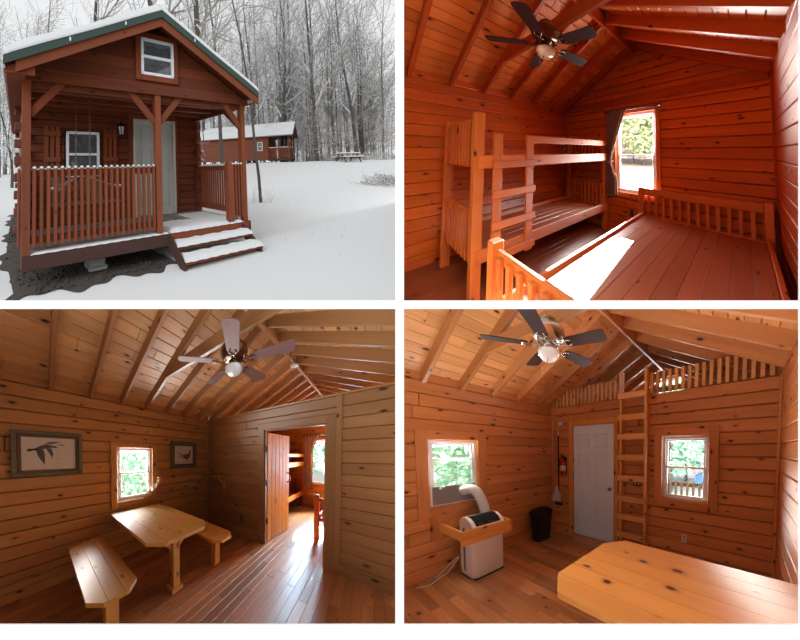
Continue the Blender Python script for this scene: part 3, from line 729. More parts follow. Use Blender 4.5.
def yard_BR():
    b = B(P); b.grid(lambda u, v: (-14 + 13.6 * u, -6 + 22 * v, -.75), 8, 8, (0, 0, -.1)); struct(b.build('ground', 'yardg'))
    b = B(P); b.grid(lambda u, v: (-.4 + 9 * u, 2.0 + 22 * v, -.75), 8, 8, (0, 0, -.1)); struct(b.build('ground', 'drive'))
    for k, (x, y, h, r) in enumerate(((-3.4, -1.0, 4.6, 1.3), (-4.2, .9, 5.2, 1.6), (-5.6, -.4, 6, 1.8), (-6.5, 2.6, 6.5, 2.0))):
        leafy(P, (x, y, -.75), h, r, 'leafB', ('slender', 'bushy', 'tall', 'far')[k] + ' green leafy tree outside the kitchen left window', 2200, leaf=.10)
    for k, (x, y, h, r) in enumerate(((-.3, 9, 7, 2.2), (3.6, 14.5, 8, 2.6), (-.6, 14, 8, 2.6))):
        leafy(P, (x, y, -.75), h, r, 'leafB', ('nearest', 'wide', 'furthest')[k] + ' leafy tree beyond the porch, through the right window', 2200, leaf=.17)
    # porch outside the door
    f = B(P)
    for k in range(12): f.box((0, .1 + k * .145, -.12), (Wd, .24 + k * .145, -.08), .003)
    struct(f.build('floor', 'BRb'))
    t = thing(P, 'porch_railing', 'sunlit slatted porch railing seen through the right window', 'railing', (2.2, 1.75, -.08))
    B(P).box((1.3, 1.72, .80), (3.5, 1.76, .88)).build('top_rail', 'BRb', t); B(P).box((1.3, 1.72, .0), (3.5, 1.76, .07)).build('bottom_rail', 'BRb', t)
    for k in range(18): B(P).box((1.35 + k * .12, 1.69, -.06), (1.40 + k * .12, 1.72, .90), .003).build('baluster', 'cream', t)
    for x in (1.72, 3.45): B(P).box((x, 1.70, -.08), (x + .09, 1.79, 2.25)).build('post', 'stain2', t)
    t = thing(P, 'parked_car', 'small blue car parked beyond the porch railing', 'car', (2.6, 11, -.75))
    body = [(-1.9, .25), (1.9, .25), (1.95, .6), (1.8, .82), (1.05, .92), (.55, 1.32), (-.9, 1.34), (-1.5, .95), (-1.9, .85)]
    B(P).prism(body, (2.6, 10.6, -.75), (1, 0, 0), (0, 0, 1), (0, 1, 0), 1.6).build('body', 'carblue', t)
    B(P).prism([(.85, .93), (.48, 1.27), (-.15, 1.27), (-.15, .93)], (2.6, 10.59, -.75), (1, 0, 0), (0, 0, 1), (0, 1, 0), .02).build('side_window', 'darkglass', t)
    B(P).prism([(-.22, .93), (-.22, 1.27), (-.85, 1.28), (-1.25, .95)], (2.6, 10.59, -.75), (1, 0, 0), (0, 0, 1), (0, 1, 0), .02).build('side_window', 'darkglass', t)
    for x in (-1.2, 1.2):
        for y in (10.58, 12.0): B(P).lathe([(0, .30), (.02, .32), (.2, .32), (.22, .30)], (2.6 + x, y, -.43), (0, 1, 0), 20).build('wheel', 'black', t)
yard_BR()
# ================================================================== lower left: dining end, bedroom behind the partition
P = 'BL'; BO = 3.10                              # the bedroom's window wall stands here
def room_BL():
    rys = [-3.1, -2.70, -2.30, -1.907, -1.52, -1.128, -.735, -.34, .06, .46, .86, 1.26, 1.66, 2.06, 2.46, 2.86]
    struct(wallboards(B(P), (0, -3.4, 0), (0, 1, 0), (-1, 0, 0), 3.4, H + .13, [(1.415, 1.985, .88, 1.72)]).build('wall_left', 'BLw'))
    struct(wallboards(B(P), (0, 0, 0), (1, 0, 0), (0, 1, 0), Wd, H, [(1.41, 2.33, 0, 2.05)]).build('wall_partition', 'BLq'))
    struct(B(P).box((0, -.015, H), (Wd, .085, H + .03), .004).build('trim_5', 'BLw'))
    struct(wallboards(B(P), (Wd, -3.4, 0), (0, 1, 0), (1, 0, 0), 3.4, H + .13, []).build('wall_right', 'BLw'))
    struct(wallboards(B(P), (0, -3.4, 0), (1, 0, 0), (0, -1, 0), Wd, lambda z: 3.3 if z is None else ((-.07, Wd + .07) if z < H else (max(-.07, (z - RB - .15) / S), min(Wd + .07, Wd - (z - RB - .15) / S))), []).build('wall_front', 'BLw'))
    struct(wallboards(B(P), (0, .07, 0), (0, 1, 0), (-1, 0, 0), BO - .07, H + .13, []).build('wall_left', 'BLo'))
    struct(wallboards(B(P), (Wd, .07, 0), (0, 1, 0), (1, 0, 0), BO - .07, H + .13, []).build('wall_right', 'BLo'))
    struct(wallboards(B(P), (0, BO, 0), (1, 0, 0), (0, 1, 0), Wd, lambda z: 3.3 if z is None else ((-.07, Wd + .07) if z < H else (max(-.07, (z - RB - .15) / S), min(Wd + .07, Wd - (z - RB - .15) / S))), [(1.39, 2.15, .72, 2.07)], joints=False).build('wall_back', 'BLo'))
    floorboards(P, (0, 0, 0), -3.4, BO, 'BLf', 'y')
    struct(B(P).box((-.3, -3.5, -.2), (Wd + .3, BO + .1, -.03)).build('floor', 'BLf'))
    roof(P, (0, 0, 0), -3.45, BO + .2, rys, -1.52, 'BLc', 'BLb')
    sash_window(P, (0, 0, 0), 'window_6', (0, -1.985, .88), (0, 1, 0), (-1, 0, 0), .57, 0, .84, .085, 'BLw')
    sash_window(P, (0, 0, 0), 'window_7', (1.39, BO, .72), (1, 0, 0), (0, 1, 0), .76, 0, 1.35, .08, 'TRd', mid=.49)
    d = B(P)
    for a, e in (((1.30, -.022, 0), (1.41, 0, 2.16)), ((2.33, -.022, 0), (2.44, 0, 2.16)), ((1.41, -.022, 2.05), (2.33, 0, 2.16)), ((1.41, 0, 0), (1.43, .08, 2.05)), ((2.31, 0, 0), (2.33, .08, 2.05)), ((1.41, 0, 2.03), (2.33, .08, 2.05))): d.box(a, e, .003)
    dr = struct(d.build('door_3', 'BLq'))
    # plank door, standing open into the bedroom
    a0 = math.radians(86); hx, hy = 1.435, .085; u = Vector((math.cos(a0), math.sin(a0), 0)); n = Vector((-u.y, u.x, 0)); o = Vector((hx, hy, .012))
    lf = B(P)
    for k in range(6): lf.beam(o + u * (.075 + k * .148) + Vector((0, 0, 0)) + n * .012, o + u * (.075 + k * .148) + n * .012 + Vector((0, 0, 2.0)), .146, .024, n, .004)
    leaf = lf.build('door_leaf', 'BLt', dr)
    for z in (.3, 1.7): B(P).beam(o + u * .03 + n * .036 + Vector((0, 0, z)), o + u * .86 + n * .036 + Vector((0, 0, z)), .024, .14, (0, 0, 1)).build('ledge_board', 'BLt', leaf)
    hp = o + u * .80 - n * .0
    B(P).tube([hp + Vector((0, 0, 1.02)), hp - n * .05 + Vector((0, 0, 1.04)), hp - n * .055 + Vector((0, 0, 1.12)), hp - n * .05 + Vector((0, 0, 1.20)), hp + Vector((0, 0, 1.22))], .014, 8).build('door_handle', 'TRb', leaf)
    for z in (.35, 1.05, 1.65): B(P).box((1.425, .05, z), (1.45, .09, z + .11), .002).build('hinge', 'blackmetal', dr)
    for nm, a, e, m in (('baseboard_left', (0, -3.4, 0), (.03, 0, .14), 'BLw'), ('trim_6', (0, -.035, 0), (.035, 0, H), 'BLq'), ('baseboard_back', (.03, -.02, 0), (1.3, 0, .09), 'BLq'), ('baseboard_right', (2.44, -.02, 0), (Wd, 0, .10), 'BLq'), ('trim_7', (2.44, -.02, 0), (2.50, 0, H), 'BLq')):
        struct(B(P).box(a, e, .004).build(nm, m))
room_BL()
def picture(name, label, y0, y1, z0, z1, fw, lw):
    t = thing(P, name, label, 'picture', (.02, (y0 + y1) / 2, z0), 'framed bird prints')
    for (d, w, m, nm, x0, x1) in ((0, fw, 'frameg', 'frame', .0, .032), (fw, lw, 'frameb', 'liner', .0, .022)):
        b = B(P); a, c, e, f = y0 + d, y1 - d, z0 + d, z1 - d
        b.box((x0, a, e), (x1, c, e + w), .004); b.box((x0, a, f - w), (x1, c, f), .004); b.box((x0, a, e + w), (x1, a + w, f - w), .004); b.box((x0, c - w, e + w), (x1, c, f - w), .004)
        if d == 0:
            for (a1, c1, e1, f1) in ((a + .012, c - .012, e + .010, e + .018), (a + .012, c - .012, f - .018, f - .010)): b.box((x1, a1, e1), (x1 + .004, c1, f1), .001)
        b.build(nm, m, t)
    k = fw + lw; B(P).box((.004, y0 + k, z0 + k), (.010, y1 - k, z1 - k), .0005).build('print', 'paper', t)
    return t, y0 + k, y1 - k, z0 + k, z1 - k
def ink(t, nm, mat, pts, a, c, e, f, lift=.0103):
    B(P).prism([(a + (c - a) * p, e + (f - e) * q) for p, q in pts], (lift, 0, 0), (0, 1, 0), (0, 0, 1), (1, 0, 0), .0006).build(nm, mat, t)
t, a, c, e, f = picture('goose_picture', 'large framed ink print of a flying goose, on the left wall', -3.03, -2.41, 1.355, 1.885, .042, .032)
ink(t, 'goose_body', 'ink', [(.17, .64), (.24, .66), (.32, .74), (.42, .79), (.52, .76), (.62, .73), (.52, .69), (.42, .66), (.30, .60), (.22, .59)], a, c, e, f)
ink(t, 'goose_wing', 'ink', [(.24, .62), (.38, .62), (.40, .45), (.395, .15), (.36, .22), (.30, .36), (.26, .50)], a, c, e, f, .0108)
ink(t, 'far_wing', 'ink', [(.42, .68), (.53, .66), (.55, .50), (.54, .36), (.50, .46), (.45, .58)], a, c, e, f, .0105)
ink(t, 'far_wing', 'ink', [(.40, .80), (.48, .86), (.60, .88), (.72, .87), (.60, .83), (.50, .80)], a, c, e, f, .0105)
ink(t, 'goose_head', 'inkdark', [(.08, .60), (.12, .64), (.20, .64), (.26, .68), (.26, .62), (.18, .58), (.12, .555)], a, c, e, f, .0112)
ink(t, 'wing_tip', 'inkdark', [(.60, .785), (.74, .80), (.80, .77), (.74, .765)], a, c, e, f, .0112)
ink(t, 'wing_tip', 'inkdark', [(.46, .705), (.60, .715), (.66, .685), (.60, .68)], a, c, e, f, .0112)
for k in range(9): ink(t, 'reed_mark', 'ink', [(.45 + k * .055, .36 - .012 * (k % 3)), (.48 + k * .055, .365 - .012 * (k % 3)), (.47 + k * .055, .345 - .014 * (k % 2))], a, c, e, f)
t, a, c, e, f = picture('pheasant_picture', 'small framed print of a perched pheasant, between window and corner', -1.04, -.395, 1.335, 1.885, .06, .03)
ink(t, 'pheasant_body', 'inkrust', [(.42, .44), (.52, .52), (.66, .56), (.78, .58), (.84, .50), (.80, .38), (.72, .28), (.60, .28), (.50, .34)], a, c, e, f)
ink(t, 'pheasant_head', 'inkdark', [(.76, .56), (.80, .70), (.80, .78), (.85, .79), (.86, .70), (.84, .54)], a, c, e, f, .0108)
ink(t, 'pheasant_tail', 'ink', [(.14, .70), (.30, .55), (.46, .50), (.44, .44), (.28, .50)], a, c, e, f)
ink(t, 'branch', 'ink', [(.20, .44), (.50, .36), (.72, .24), (.70, .08), (.66, .22), (.46, .32), (.22, .40)], a, c, e, f)
def furniture_BL():
    def planks_top(b, x0, x1, ya, yb, c, n, z, th):
        wv = (yb - ya) / n
        def xr(y): return x1 - max(0, c - (y - ya), c - (yb - y))
        for k in range(n):
            y0, y1 = ya + k * wv + .0015, ya + (k + 1) * wv - .0015
            pts = [(x0, y0), (xr(y0), y0)]
            for yy in (ya + c, yb - c):
                if y0 < yy < y1: pts.append((xr(yy), yy))
            pts += [(xr(y1), y1), (x0, y1)]
            b.prism(pts, (0, 0, z - th), (1, 0, 0), (0, 1, 0), (0, 0, 1), th)
        return b
    t = thing(P, 'dining_table', 'varnished pine table with cut corners fixed to the wall below the window', 'table', (.7, -1.7, 0))
    planks_top(B(P), .07, 1.36, -2.10, -1.30, .13, 5, .74, .038).build('tabletop', 'BLt', t)
    B(P).box((1.07, -1.745, .045), (1.165, -1.65, .712)).build('leg', 'BLt', t)
    B(P).box((1.045, -1.775, 0), (1.19, -1.62, .045)).build('foot', 'BLt', t)
    for sg in (-1, 1): B(P).beam((1.12, -1.70 + sg * .03, .50), (1.12, -1.70 + sg * .24, .70), .05, .05, (1, 0, 0)).build('brace', 'BLt', t)
    B(P).box((.03, -1.72, .62), (1.15, -1.67, .712)).build('under_beam', 'BLt', t)
    for nm, ya, yb, lb in (('dining_bench', -2.585, -2.19, 'long pine bench with three boards, in front of the table, below the goose print'), ('dining_bench', -1.20, -.80, 'pine bench behind the table, below the pheasant print and shelf')):
        t = thing(P, nm, lb, 'bench', (.7, (ya + yb) / 2, 0), 'wall benches')
        x1 = 1.33 if ya < -2 else 1.36
        planks_top(B(P), .09, x1, ya, yb, .10, 3, .45, .038).build('seat', 'BLt', t)
        ym = (ya + yb) / 2; B(P).box((1.10, ym - .055, 0), (1.19, ym + .055, .412)).build('leg', 'BLt', t)
        for sg in (-1, 1): B(P).beam((1.145, ym + sg * .03, .30), (1.145, ym + sg * .15, .405), .045, .04, (1, 0, 0)).build('brace', 'BLt', t)
        B(P).box((.03, ym - .025, .34), (1.14, ym + .025, .412)).build('under_beam', 'BLt', t)
    t = thing(P, 'floor_ledger', 'pine ledger board running along the wall under table and benches', 'board', (.05, -2, .10))
    B(P).box((.03, -3.3, .14), (.075, -.75, .22), .004).build('board', 'BLb', t)
    t = thing(P, 'corner_shelf', 'small pine shelf with angled bracket in the corner by the partition', 'shelf', (.3, -.1, 1.1))
    B(P).box((.0, -.24, 1.135), (.60, 0, 1.16), .004).build('shelf_board', 'BLt', t)
    B(P).beam((.50, -.02, .97), (.50, -.21, 1.13), .03, .04, (1, 0, 0)).build('bracket', 'BLt', t); B(P).box((.485, -.035, .86), (.52, 0, 1.13), .003).build('bracket_back', 'BLt', t)
furniture_BL()
outlet(P, (0, 0, 0), (.936, -.0, .338), (1, 0, 0), 'dark outlet plate low on the partition left of the plank door', 'plateb')
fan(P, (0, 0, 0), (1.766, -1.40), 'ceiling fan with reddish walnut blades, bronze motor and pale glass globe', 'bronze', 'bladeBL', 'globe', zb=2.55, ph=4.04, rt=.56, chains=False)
t = thing(P, 'smoke_detector', 'round white smoke detector fixed below the ridge board', 'smoke detector', (1.80, .38, 3.1))
B(P).lathe([(0, .055), (-.008, .066), (-.028, .062), (-.04, .045), (-.042, .01)], (1.78, .35, RB + S * Wd / 2 - .07), n=24).build('housing', 'vinyl', t)
bunk(P, (0, BO, 0), 'pine bunk bed seen through the open plank door')
platform_bed(P, (.12, BO + .16, 0), 'low pine bed whose end post shows inside the doorway')
curtain(P, (0, BO, 0), 'brown curtain tied back beside the bedroom window, through the doorway', 'black rod over the bedroom window, through the doorway')
def yard_BL():
    b = B(P); b.grid(lambda u, v: (-13 + 12.6 * u, -6 + 20 * v, -.75), 8, 8, (0, 0, -.1)); struct(b.build('ground', 'mulch'))
    b = B(P); b.grid(lambda u, v: (-4 + 12 * u, BO + .3 + 24 * v, -.75), 8, 8, (0, 0, -.1)); struct(b.build('ground', 'drive'))
    for k, (x, y, h, r) in enumerate(((-3.3, -.9, 4.4, 1.25), (-4.4, -.1, 5.0, 1.5), (-5.6, 1.4, 6, 1.8), (-5.2, -1.8, 5.5, 1.6))):
        leafy(P, (x, y, -.75), h, r, 'leafB', ('slender', 'bushy', 'tall', 'left-hand')[k] + ' green leafy tree outside the dining window', 2200, leaf=.09)
    for k, (x, y, h, r) in enumerate(((1.0, 11, 8, 2.4), (-1.4, 13, 8, 2.6))):
        leafy(P, (x, y, -.75), h, r, 'leafB', ('right-hand', 'left-hand')[k] + ' leafy tree outside the bedroom window, through the doorway', 1800, leaf=.2)
yard_BL()
# ================================================================== upper right: bedroom
P = 'TR'
def room_TR():
    rys = [-3.05, -2.625, -2.2, -1.765, -1.32, -.9, -.485, -.06]
    gt = lambda z: 3.3 if z is None else ((-.07, Wd + .07) if z < H else (max(-.07, (z - RB - .15) / S), min(Wd + .07, Wd - (z - RB - .15) / S)))
    struct(wallboards(B(P), (0, -3.4, 0), (0, 1, 0), (-1, 0, 0), 3.4, H + .13, []).build('wall_left', 'TRw'))
    struct(wallboards(B(P), (Wd, -3.4, 0), (0, 1, 0), (1, 0, 0), 3.4, H + .13, []).build('wall_right', 'TRw'))
    struct(wallboards(B(P), (0, 0, 0), (1, 0, 0), (0, 1, 0), Wd, gt, [(1.39, 2.15, .72, 2.13)], joints=False).build('wall_back', 'TRw'))
    struct(wallboards(B(P), (0, -3.4, 0), (1, 0, 0), (0, -1, 0), Wd, gt, []).build('wall_front', 'TRw'))
    floorboards(P, (0, 0, 0), -3.4, 0, 'TRf', 'y', .12)
    struct(B(P).box((-.3, -3.5, -.2), (Wd + .3, .1, -.03)).build('floor', 'TRf'))
    roof(P, (0, 0, 0), -3.45, .25, rys, -1.765, 'TRc', 'TRb')
    sash_window(P, (0, 0, 0), 'window_2', (1.39, 0, .72), (1, 0, 0), (0, 1, 0), .76, 0, 1.41, .08, 'TRd', mid=.46)
    B(P).box((.05, -.045, 2.33), (3.5, 0, 2.45), .004)
    struct(B(P).box((.03, -.03, 2.31), (Wd - .03, 0, 2.45), .006).build('trim_8', 'TRb'))
    for nm, a, e in (('trim_9', (0, -.02, 0), (.02, 0, H)), ('trim_10', (Wd - .02, -.02, 0), (Wd, 0, H)), ('baseboard_left', (0, -3.4, 0), (.02, 0, .09))): struct(B(P).box(a, e, .003).build(nm, 'TRb'))
room_TR()
bunk(P, (0, 0, 0), 'orange pine bunk bed with ladder against the left wall')
platform_bed(P, (0, 0, 0), 'low wide pine platform bed without mattress, under the window')
curtain(P, (0, 0, 0), 'brown curtain tied back at the left of the bedroom window', 'black curtain rod over the bedroom window')
fan(P, (0, 0, 0), (1.775, -1.892), 'ceiling fan with dark blades, bronze motor and warm frosted globe', 'bronze', 'blade', 'globew', zb=2.49, ph=4.02)
outlet(P, (0, 0, 0), (1.70, 0, .38), (1, 0, 0), 'brown outlet plate under the bedroom window', 'plateb')
def yard_TR():
    b = B(P); b.grid(lambda u, v: (-12 + 20 * u, .35 + 11 * v, -.5), 8, 8, (0, 0, -.1)); struct(b.build('ground', 'drive'))
    b = B(P); b.grid(lambda u, v: (-16 + 26 * u, 11.35 + 2.6 * v, -.5), 8, 8, (0, 0, -.1)); struct(b.build('ground', 'lawn'))
    b = B(P); b.grid(lambda u, v: (-24 + 34 * u, 13.95 + 16 * v, -.5 + .5 * v), 8, 8, (0, 0, -.1)); struct(b.build('ground', 'mulch'))
    for k, (x, y, h, r) in enumerate(((-6.5, 19, 9, 3.0), (-3.2, 20, 10, 3.0), (-9.5, 22, 9, 3.2))):
        leafy(P, (x, y, -.4), h, r, 'leafC', ('middle', 'right-hand', 'left-hand')[k] + ' olive green tree beyond the drive, through the bedroom window', 2200, leaf=.26)
yard_TR()
# ================================================================== upper left: cabin in the snow
P = 'TL'
CAMP = Vector(PLACES['TL'][0][:3]); YAW = PLACES['TL'][0][3]
FW = Vector((math.sin(YAW), math.cos(YAW), 0)); RT = Vector((math.cos(YAW), -math.sin(YAW), 0))
def sstep(t): t = max(0, min(1, t)); return t * t * (3 - 2 * t)
def terr(x, y):
    d = Vector((x, y, 0)) - Vector((CAMP.x, CAMP.y, 0)); f, r = d.dot(FW), d.dot(RT)
    t = max(0, min(1, (r + 10) / 16)); top = .72 + 1.0 * t
    h = top * sstep((f - 10.5) / 18) + max(0, f - 29) * .012
    return h + .035 * math.sin(x * 1.3 + y * .7) * math.sin(y * .9 - x * .4) * sstep((f - 3) / 4)
def fr(r, f): p = CAMP + RT * r + FW * f; return (p.x, p.y)
def ground():
    b = B(P); rows = [.4 + 75 * (i / 90) ** 2.2 for i in range(91)]
    def g(u, v):
        f = rows[min(90, int(round(v * 90)))]; r = -1.25 * f - 3 + u * (2.15 * f + 6); x, y = fr(r, f); return (x, y, terr(x, y))
    b.grid(g, 90, 90); o = b.build('ground', 'snow'); struct(o)
ground()
def gravel():
    random.seed(3)
    b = B(P)
    def g(u, v):
        x = -.10 - .14 * min(1, v * 4) + 2.15 * u; y = -.20 + 8.0 * v
        e = .10 * math.sin(x * 7) + .06 * math.sin(x * 17 + 1)
        if v == 0: y += e - .04 * math.sin(u * 3.1)
        if u == 0: x += .07 * math.sin(y * 3) + .05 * math.sin(y * 9)
        ed = min(u * 2.55, v * 8.0, 1) 
        return (x, y, terr(x, y) + .018 * min(1, ed * 8) + .004)
    b.grid(g, 60, 80, smooth=False)
    for i in range(900):
        x = random.uniform(-.06, 1.9); y = random.uniform(-.2, 1.6) if i < 650 else random.uniform(1.6, 6.5)
        if i >= 650: x = random.uniform(-.2, .0)
        s_ = random.choice((.012, .018, .026, .036)); c = Vector((x, y, .022 + s_ * .2))
        vs = [c + Vector((random.uniform(.6, 1.2) * s_ * a, random.uniform(.6, 1.2) * s_ * e, random.uniform(.5, .9) * s_ * f)) for a, e, f in ((1, 0, 0), (0, 1, 0), (-1, 0, 0), (0, -1, 0), (0, 0, 1), (0, 0, -.6))]
        b.add(vs, [[0, 1, 4], [1, 2, 4], [2, 3, 4], [3, 0, 4], [1, 0, 5], [2, 1, 5], [3, 2, 5], [0, 3, 5]], None, random.random())
    o = b.build('gravel_bed', 'gravel'); tag(o, 'dark bare gravel and soil under the porch and along the cabin', 'gravel', kind='stuff')
gravel()
random.seed(11)
CW, DK, HB, SR = 3.66, .44, 2.63, .53
APX, APZ = 1.78, 3.74
XL, XR = -.20, 3.70
def cabin_near():
    t = thing(P, 'log_cabin', 'red-brown log cabin with snowy green-edged gable roof and slatted front porch', 'cabin', (1.8, 1.5, .1))
    # porch deck
    b = B(P)
    for k in range(24): b.box((k * .1525, .02, DK - .035), (k * .1525 + .148, 1.78, DK), .003)
    b.build('porch_deck', 'deck', t)
    B(P).box((0, -.02, .25), (2.0, .02, DK), .006).build('front_fascia', 'fascia', t); B(P).box((3.50, -.02, .25), (3.66, .02, DK), .006).build('front_fascia', 'fascia', t)
    B(P).box((0, 0, .25), (.04, 1.8, DK - .02)).build('side_fascia', 'fascia', t); B(P).box((CW - .04, 0, .25), (CW, 1.8, DK - .02)).build('side_fascia', 'fascia', t)
    b = B(P)
    def sn(x0, x1, y0, y1, z, h):
        def s(u, v): 
            e = min(u, 1 - u) * (x1 - x0); w = min(v, 1 - v) * (y1 - y0); q = min(1, e / .04, w / .04) ** .5
            return (x0 + u * (x1 - x0), y0 + v * (y1 - y0) + .012 * math.sin(u * (x1 - x0) * 40), z + h * q * (1 + .15 * math.sin(u * 13 + v * 5)))
        b.grid(s, 40, 10, (0, 0, -.001))
    sn(.09, 1.98, -.02, .16, DK, .018); sn(2.0, 3.5, -.03, .75, DK, .05); sn(2.9, 3.55, .75, 1.5, DK, .02)
    b.build('deck_snow', 'snowc', t)
    # log walls
    for (nm, o, u, n, L, ops) in (('front_log_wall', (0, 1.78, 0), (1, 0, 0), (0, 1, 0), CW, [(.70, 1.36, 1.30, 2.22), (2.03, 3.03, 0, 2.52)]), ('side_log_wall', (0, 1.78, 0), (0, 1, 0), (1, 0, 0), 4.3, []), ('side_log_wall', (CW, 1.78, 0), (0, 1, 0), (-1, 0, 0), 4.3, []), ('rear_log_wall', (0, 6.05, 0), (1, 0, 0), (0, 1, 0), CW, [])):
        wallboards(B(P), o, u, n, L, 2.75, ops, th=.12, z0=.30).build(nm, 'stain', t)
    for x, s_ in ((-.0, -1), (CW, 1)):                                  # crossing log ends at the corners
        for k in range(8):
            b = B(P); z = .38 + k * .30
            b.box((x - .10 if s_ < 0 else x - .05, 1.80, z), (x + .06 if s_ < 0 else x + .10, 1.93, z + .15), .012); b.build('log_end', 'stain', t); b = B(P); b.box((x - .0 if s_ < 0 else x - .12, 1.62, z + .15), (x + .12 if s_ < 0 else x, 1.82, z + .29), .012)
            b.build('log_end', 'stain', t)
            if s_ < 0: B(P).box((x - .10, 5.95, z), (x + .06, 6.08, z + .15), .012).build('log_end', 'stain', t)
    # gable over the porch
    b = B(P); z = HB
    while z < APZ - .12:
        z1 = min(z + .165, APZ)
        def xw(q): return max(.0, APX - (APZ - .05 - q) / SR), min(CW, APX + (APZ - .05 - q) / SR)
        (a, c), (a2, c2) = xw(z), xw(z1); c2 = max(c2, a2)
        for k, (p, q) in enumerate((((a, c)),)):
            b.prism([(p, z + .002), (q, z + .002), (c2, z1 - .002), (a2, z1 - .002)], (0, .0, 0), (1, 0, 0), (0, 0, 1), (0, 1, 0), .05)
        z = z1
    b.build('gable_wall', 'stain', t)
    B(P).box((-.02, -.015, HB - .02), (CW + .02, .0, HB + .10), .003).build('header_board', 'stain', t)
    B(P).box((.0, .05, HB - .10), (CW, .10, HB + .05), .003).build('header_beam', 'stain', t)
    for x in (0.0, CW - .10): B(P).box((x, .10, HB - .08), (x + .06, 1.80, HB + .04)).build('side_beam', 'stain', t)
    b = B(P)
    for k in range(13): b.box((.0, .05 + k * .138, HB + .05), (CW, .185 + k * .138, HB + .07), .003)
    b.build('porch_ceiling', 'stain2', t)
    for y in (.45, .95, 1.45): B(P).box((.05, y, HB - .03), (CW - .05, y + .05, HB + .05)).build('joist', 'stain', t)
    # gable window
    def win(x0, x1, z0, z1, y, trim, trimmat, fr_=.045, mid=.5):
        w = None
        if trim:
            b = B(P)
            for a, e in (((x0 - trim, y - .035, z0 - trim), (x0, y, z1 + trim)), ((x1, y - .035, z0 - trim), (x1 + trim, y, z1 + trim)), ((x0, y - .035, z1), (x1, y, z1 + trim)), ((x0, y - .035, z0 - trim), (x1, y, z0))): b.box(a, e, .004)
            w = b.build('window_trim', trimmat, t)
        b = B(P); f = fr_
        for a, e in (((x0, y - .045, z0), (x0 + f, y + .01, z1)), ((x1 - f, y - .045, z0), (x1, y + .01, z1)), ((x0, y - .045, z1 - f), (x1, y + .01, z1)), ((x0, y - .045, z0), (x1, y + .01, z0 + f)), ((x0, y - .05, z0 + (z1 - z0) * mid - .025), (x1, y + .01, z0 + (z1 - z0) * mid + .02))): b.box(a, e, .003)
        fw = b.build('window', 'vinyl', t); B(P).box((x0 + f, y - .01, z0 + f), (x1 - f, y + .0, z1 - f), .0005).build('pane', 'darkglass', fw)
    win(1.54, 2.10, 2.90, 3.48, 0, .085, 'stain2')
    win(.725, 1.335, 1.33, 2.20, 1.78, 0, None, .05)
    # door
    d = B(P)
    for a, e in (((2.03, 1.735, DK), (2.10, 1.80, 2.52)), ((2.96, 1.735, DK), (3.03, 1.80, 2.52)), ((2.10, 1.735, 2.45), (2.96, 1.80, 2.52))): d.box(a, e, .004)
    dr = d.build('door_frame', 'cream', t)
    b = B(P)
    for a, e in (((1.93, 1.755, DK), (2.03, 1.78, 2.62)), ((3.03, 1.755, DK), (3.10, 1.78, 2.62)), ((2.03, 1.755, 2.52), (3.03, 1.78, 2.62))): b.box(a, e, .004)
    b.build('door_trim', 'stain2', t)
    lf = B(P).box((2.10, 1.76, DK + .02), (2.96, 1.80, 2.45), .003).build('door', 'doorgrey', t)
    for xa, xb in ((2.20, 2.46), (2.60, 2.86)):
        for za, zb in ((.66, 1.22), (1.34, 1.92), (2.04, 2.30)):
            b = B(P)
            for p, q in (((xa, za), (xb, za)), ((xa, zb), (xb, zb)), ((xa, za), (xa, zb)), ((xb, za), (xb, zb))): b.tube([(p[0], 1.76, p[1]), (q[0], 1.76, q[1])], .009, 6)
            b.box((xa + .04, 1.754, za + .04), (xb - .04, 1.764, zb - .04), .004); b.build('door_panel', 'doorgrey', lf)
    # shutters
    for x0 in (.36, 1.42):
        s_ = B(P)
        for k in range(3): s_.box((x0 + k * .095, 1.755, 1.28), (x0 + .075 + k * .095, 1.775, 2.28), .004)
        sh = s_.build('shutter', 'stain2', t)
        for z in (1.62, 2.10): B(P).box((x0 - .01, 1.735, z), (x0 + .275, 1.755, z + .09), .004).build('shutter_batten', 'stain2', sh)
    # posts and braces
    for x in (-.01, 1.775, 3.51): B(P).box((x, .0, DK - .0 if x > 0 else .27), (x + .10, .10, HB), .005).build('porch_post', 'stain2', t)
    for p0, p1 in (((.07, .05, 2.18), (.47, .05, 2.66)), ((1.79, .05, 2.18), (1.36, .05, 2.66)), ((1.86, .05, 2.18), (2.27, .05, 2.66)), ((3.53, .05, 2.18), (3.12, .05, 2.66)), ((3.56, .08, 2.18), (3.56, .60, 2.62)), ((.04, .08, 2.18), (.04, .60, 2.62))): B(P).beam(p0, p1, .045, .10, (0, 0, 1)).build('knee_brace', 'stain2', t)
    # railings
    def rail(pts, n, nm='porch_railing', z0=.52, z1=1.50, skip=False):
        a, c = Vector(pts[0]), Vector(pts[1]); d = (c - a).normalized(); q = d.cross(Vector((0, 0, 1)))
        r_ = B(P).beam(a + Vector((0, 0, 1.43)), c + Vector((0, 0, 1.43)), .035, .09).build(nm, 'stain2', t)
        B(P).beam(a + Vector((0, 0, .61)), c + Vector((0, 0, .61)), .035, .09).build('bottom_rail', 'stain2', r_)
        sb = B(P)
        for k in range(n):
            m = a + (c - a) * ((k + .5) / n) + q * .032
            B(P).beam(m + Vector((0, 0, z0)), m + Vector((0, 0, z1)), .045, .032, q).build('baluster', 'stain2', r_)
            sb.ball(m + Vector((0, 0, z1 + .004)), (.024, .024, .02), 8, 5)
        sb.beam(a + Vector((0, 0, 1.485)), c + Vector((0, 0, 1.485)), .03, .02)
        sb.build('rail_snow', 'snowc', r_)
    rail(((.09, .045, 0), (1.775, .045, 0)), 21)
    rail(((3.25, .045, 0), (3.52, .045, 0)), 4)
    rail(((3.60, .10, 0), (3.60, 1.72, 0)), 20)
    rail(((.0, 1.72, 0), (.0, .10, 0)), 20)
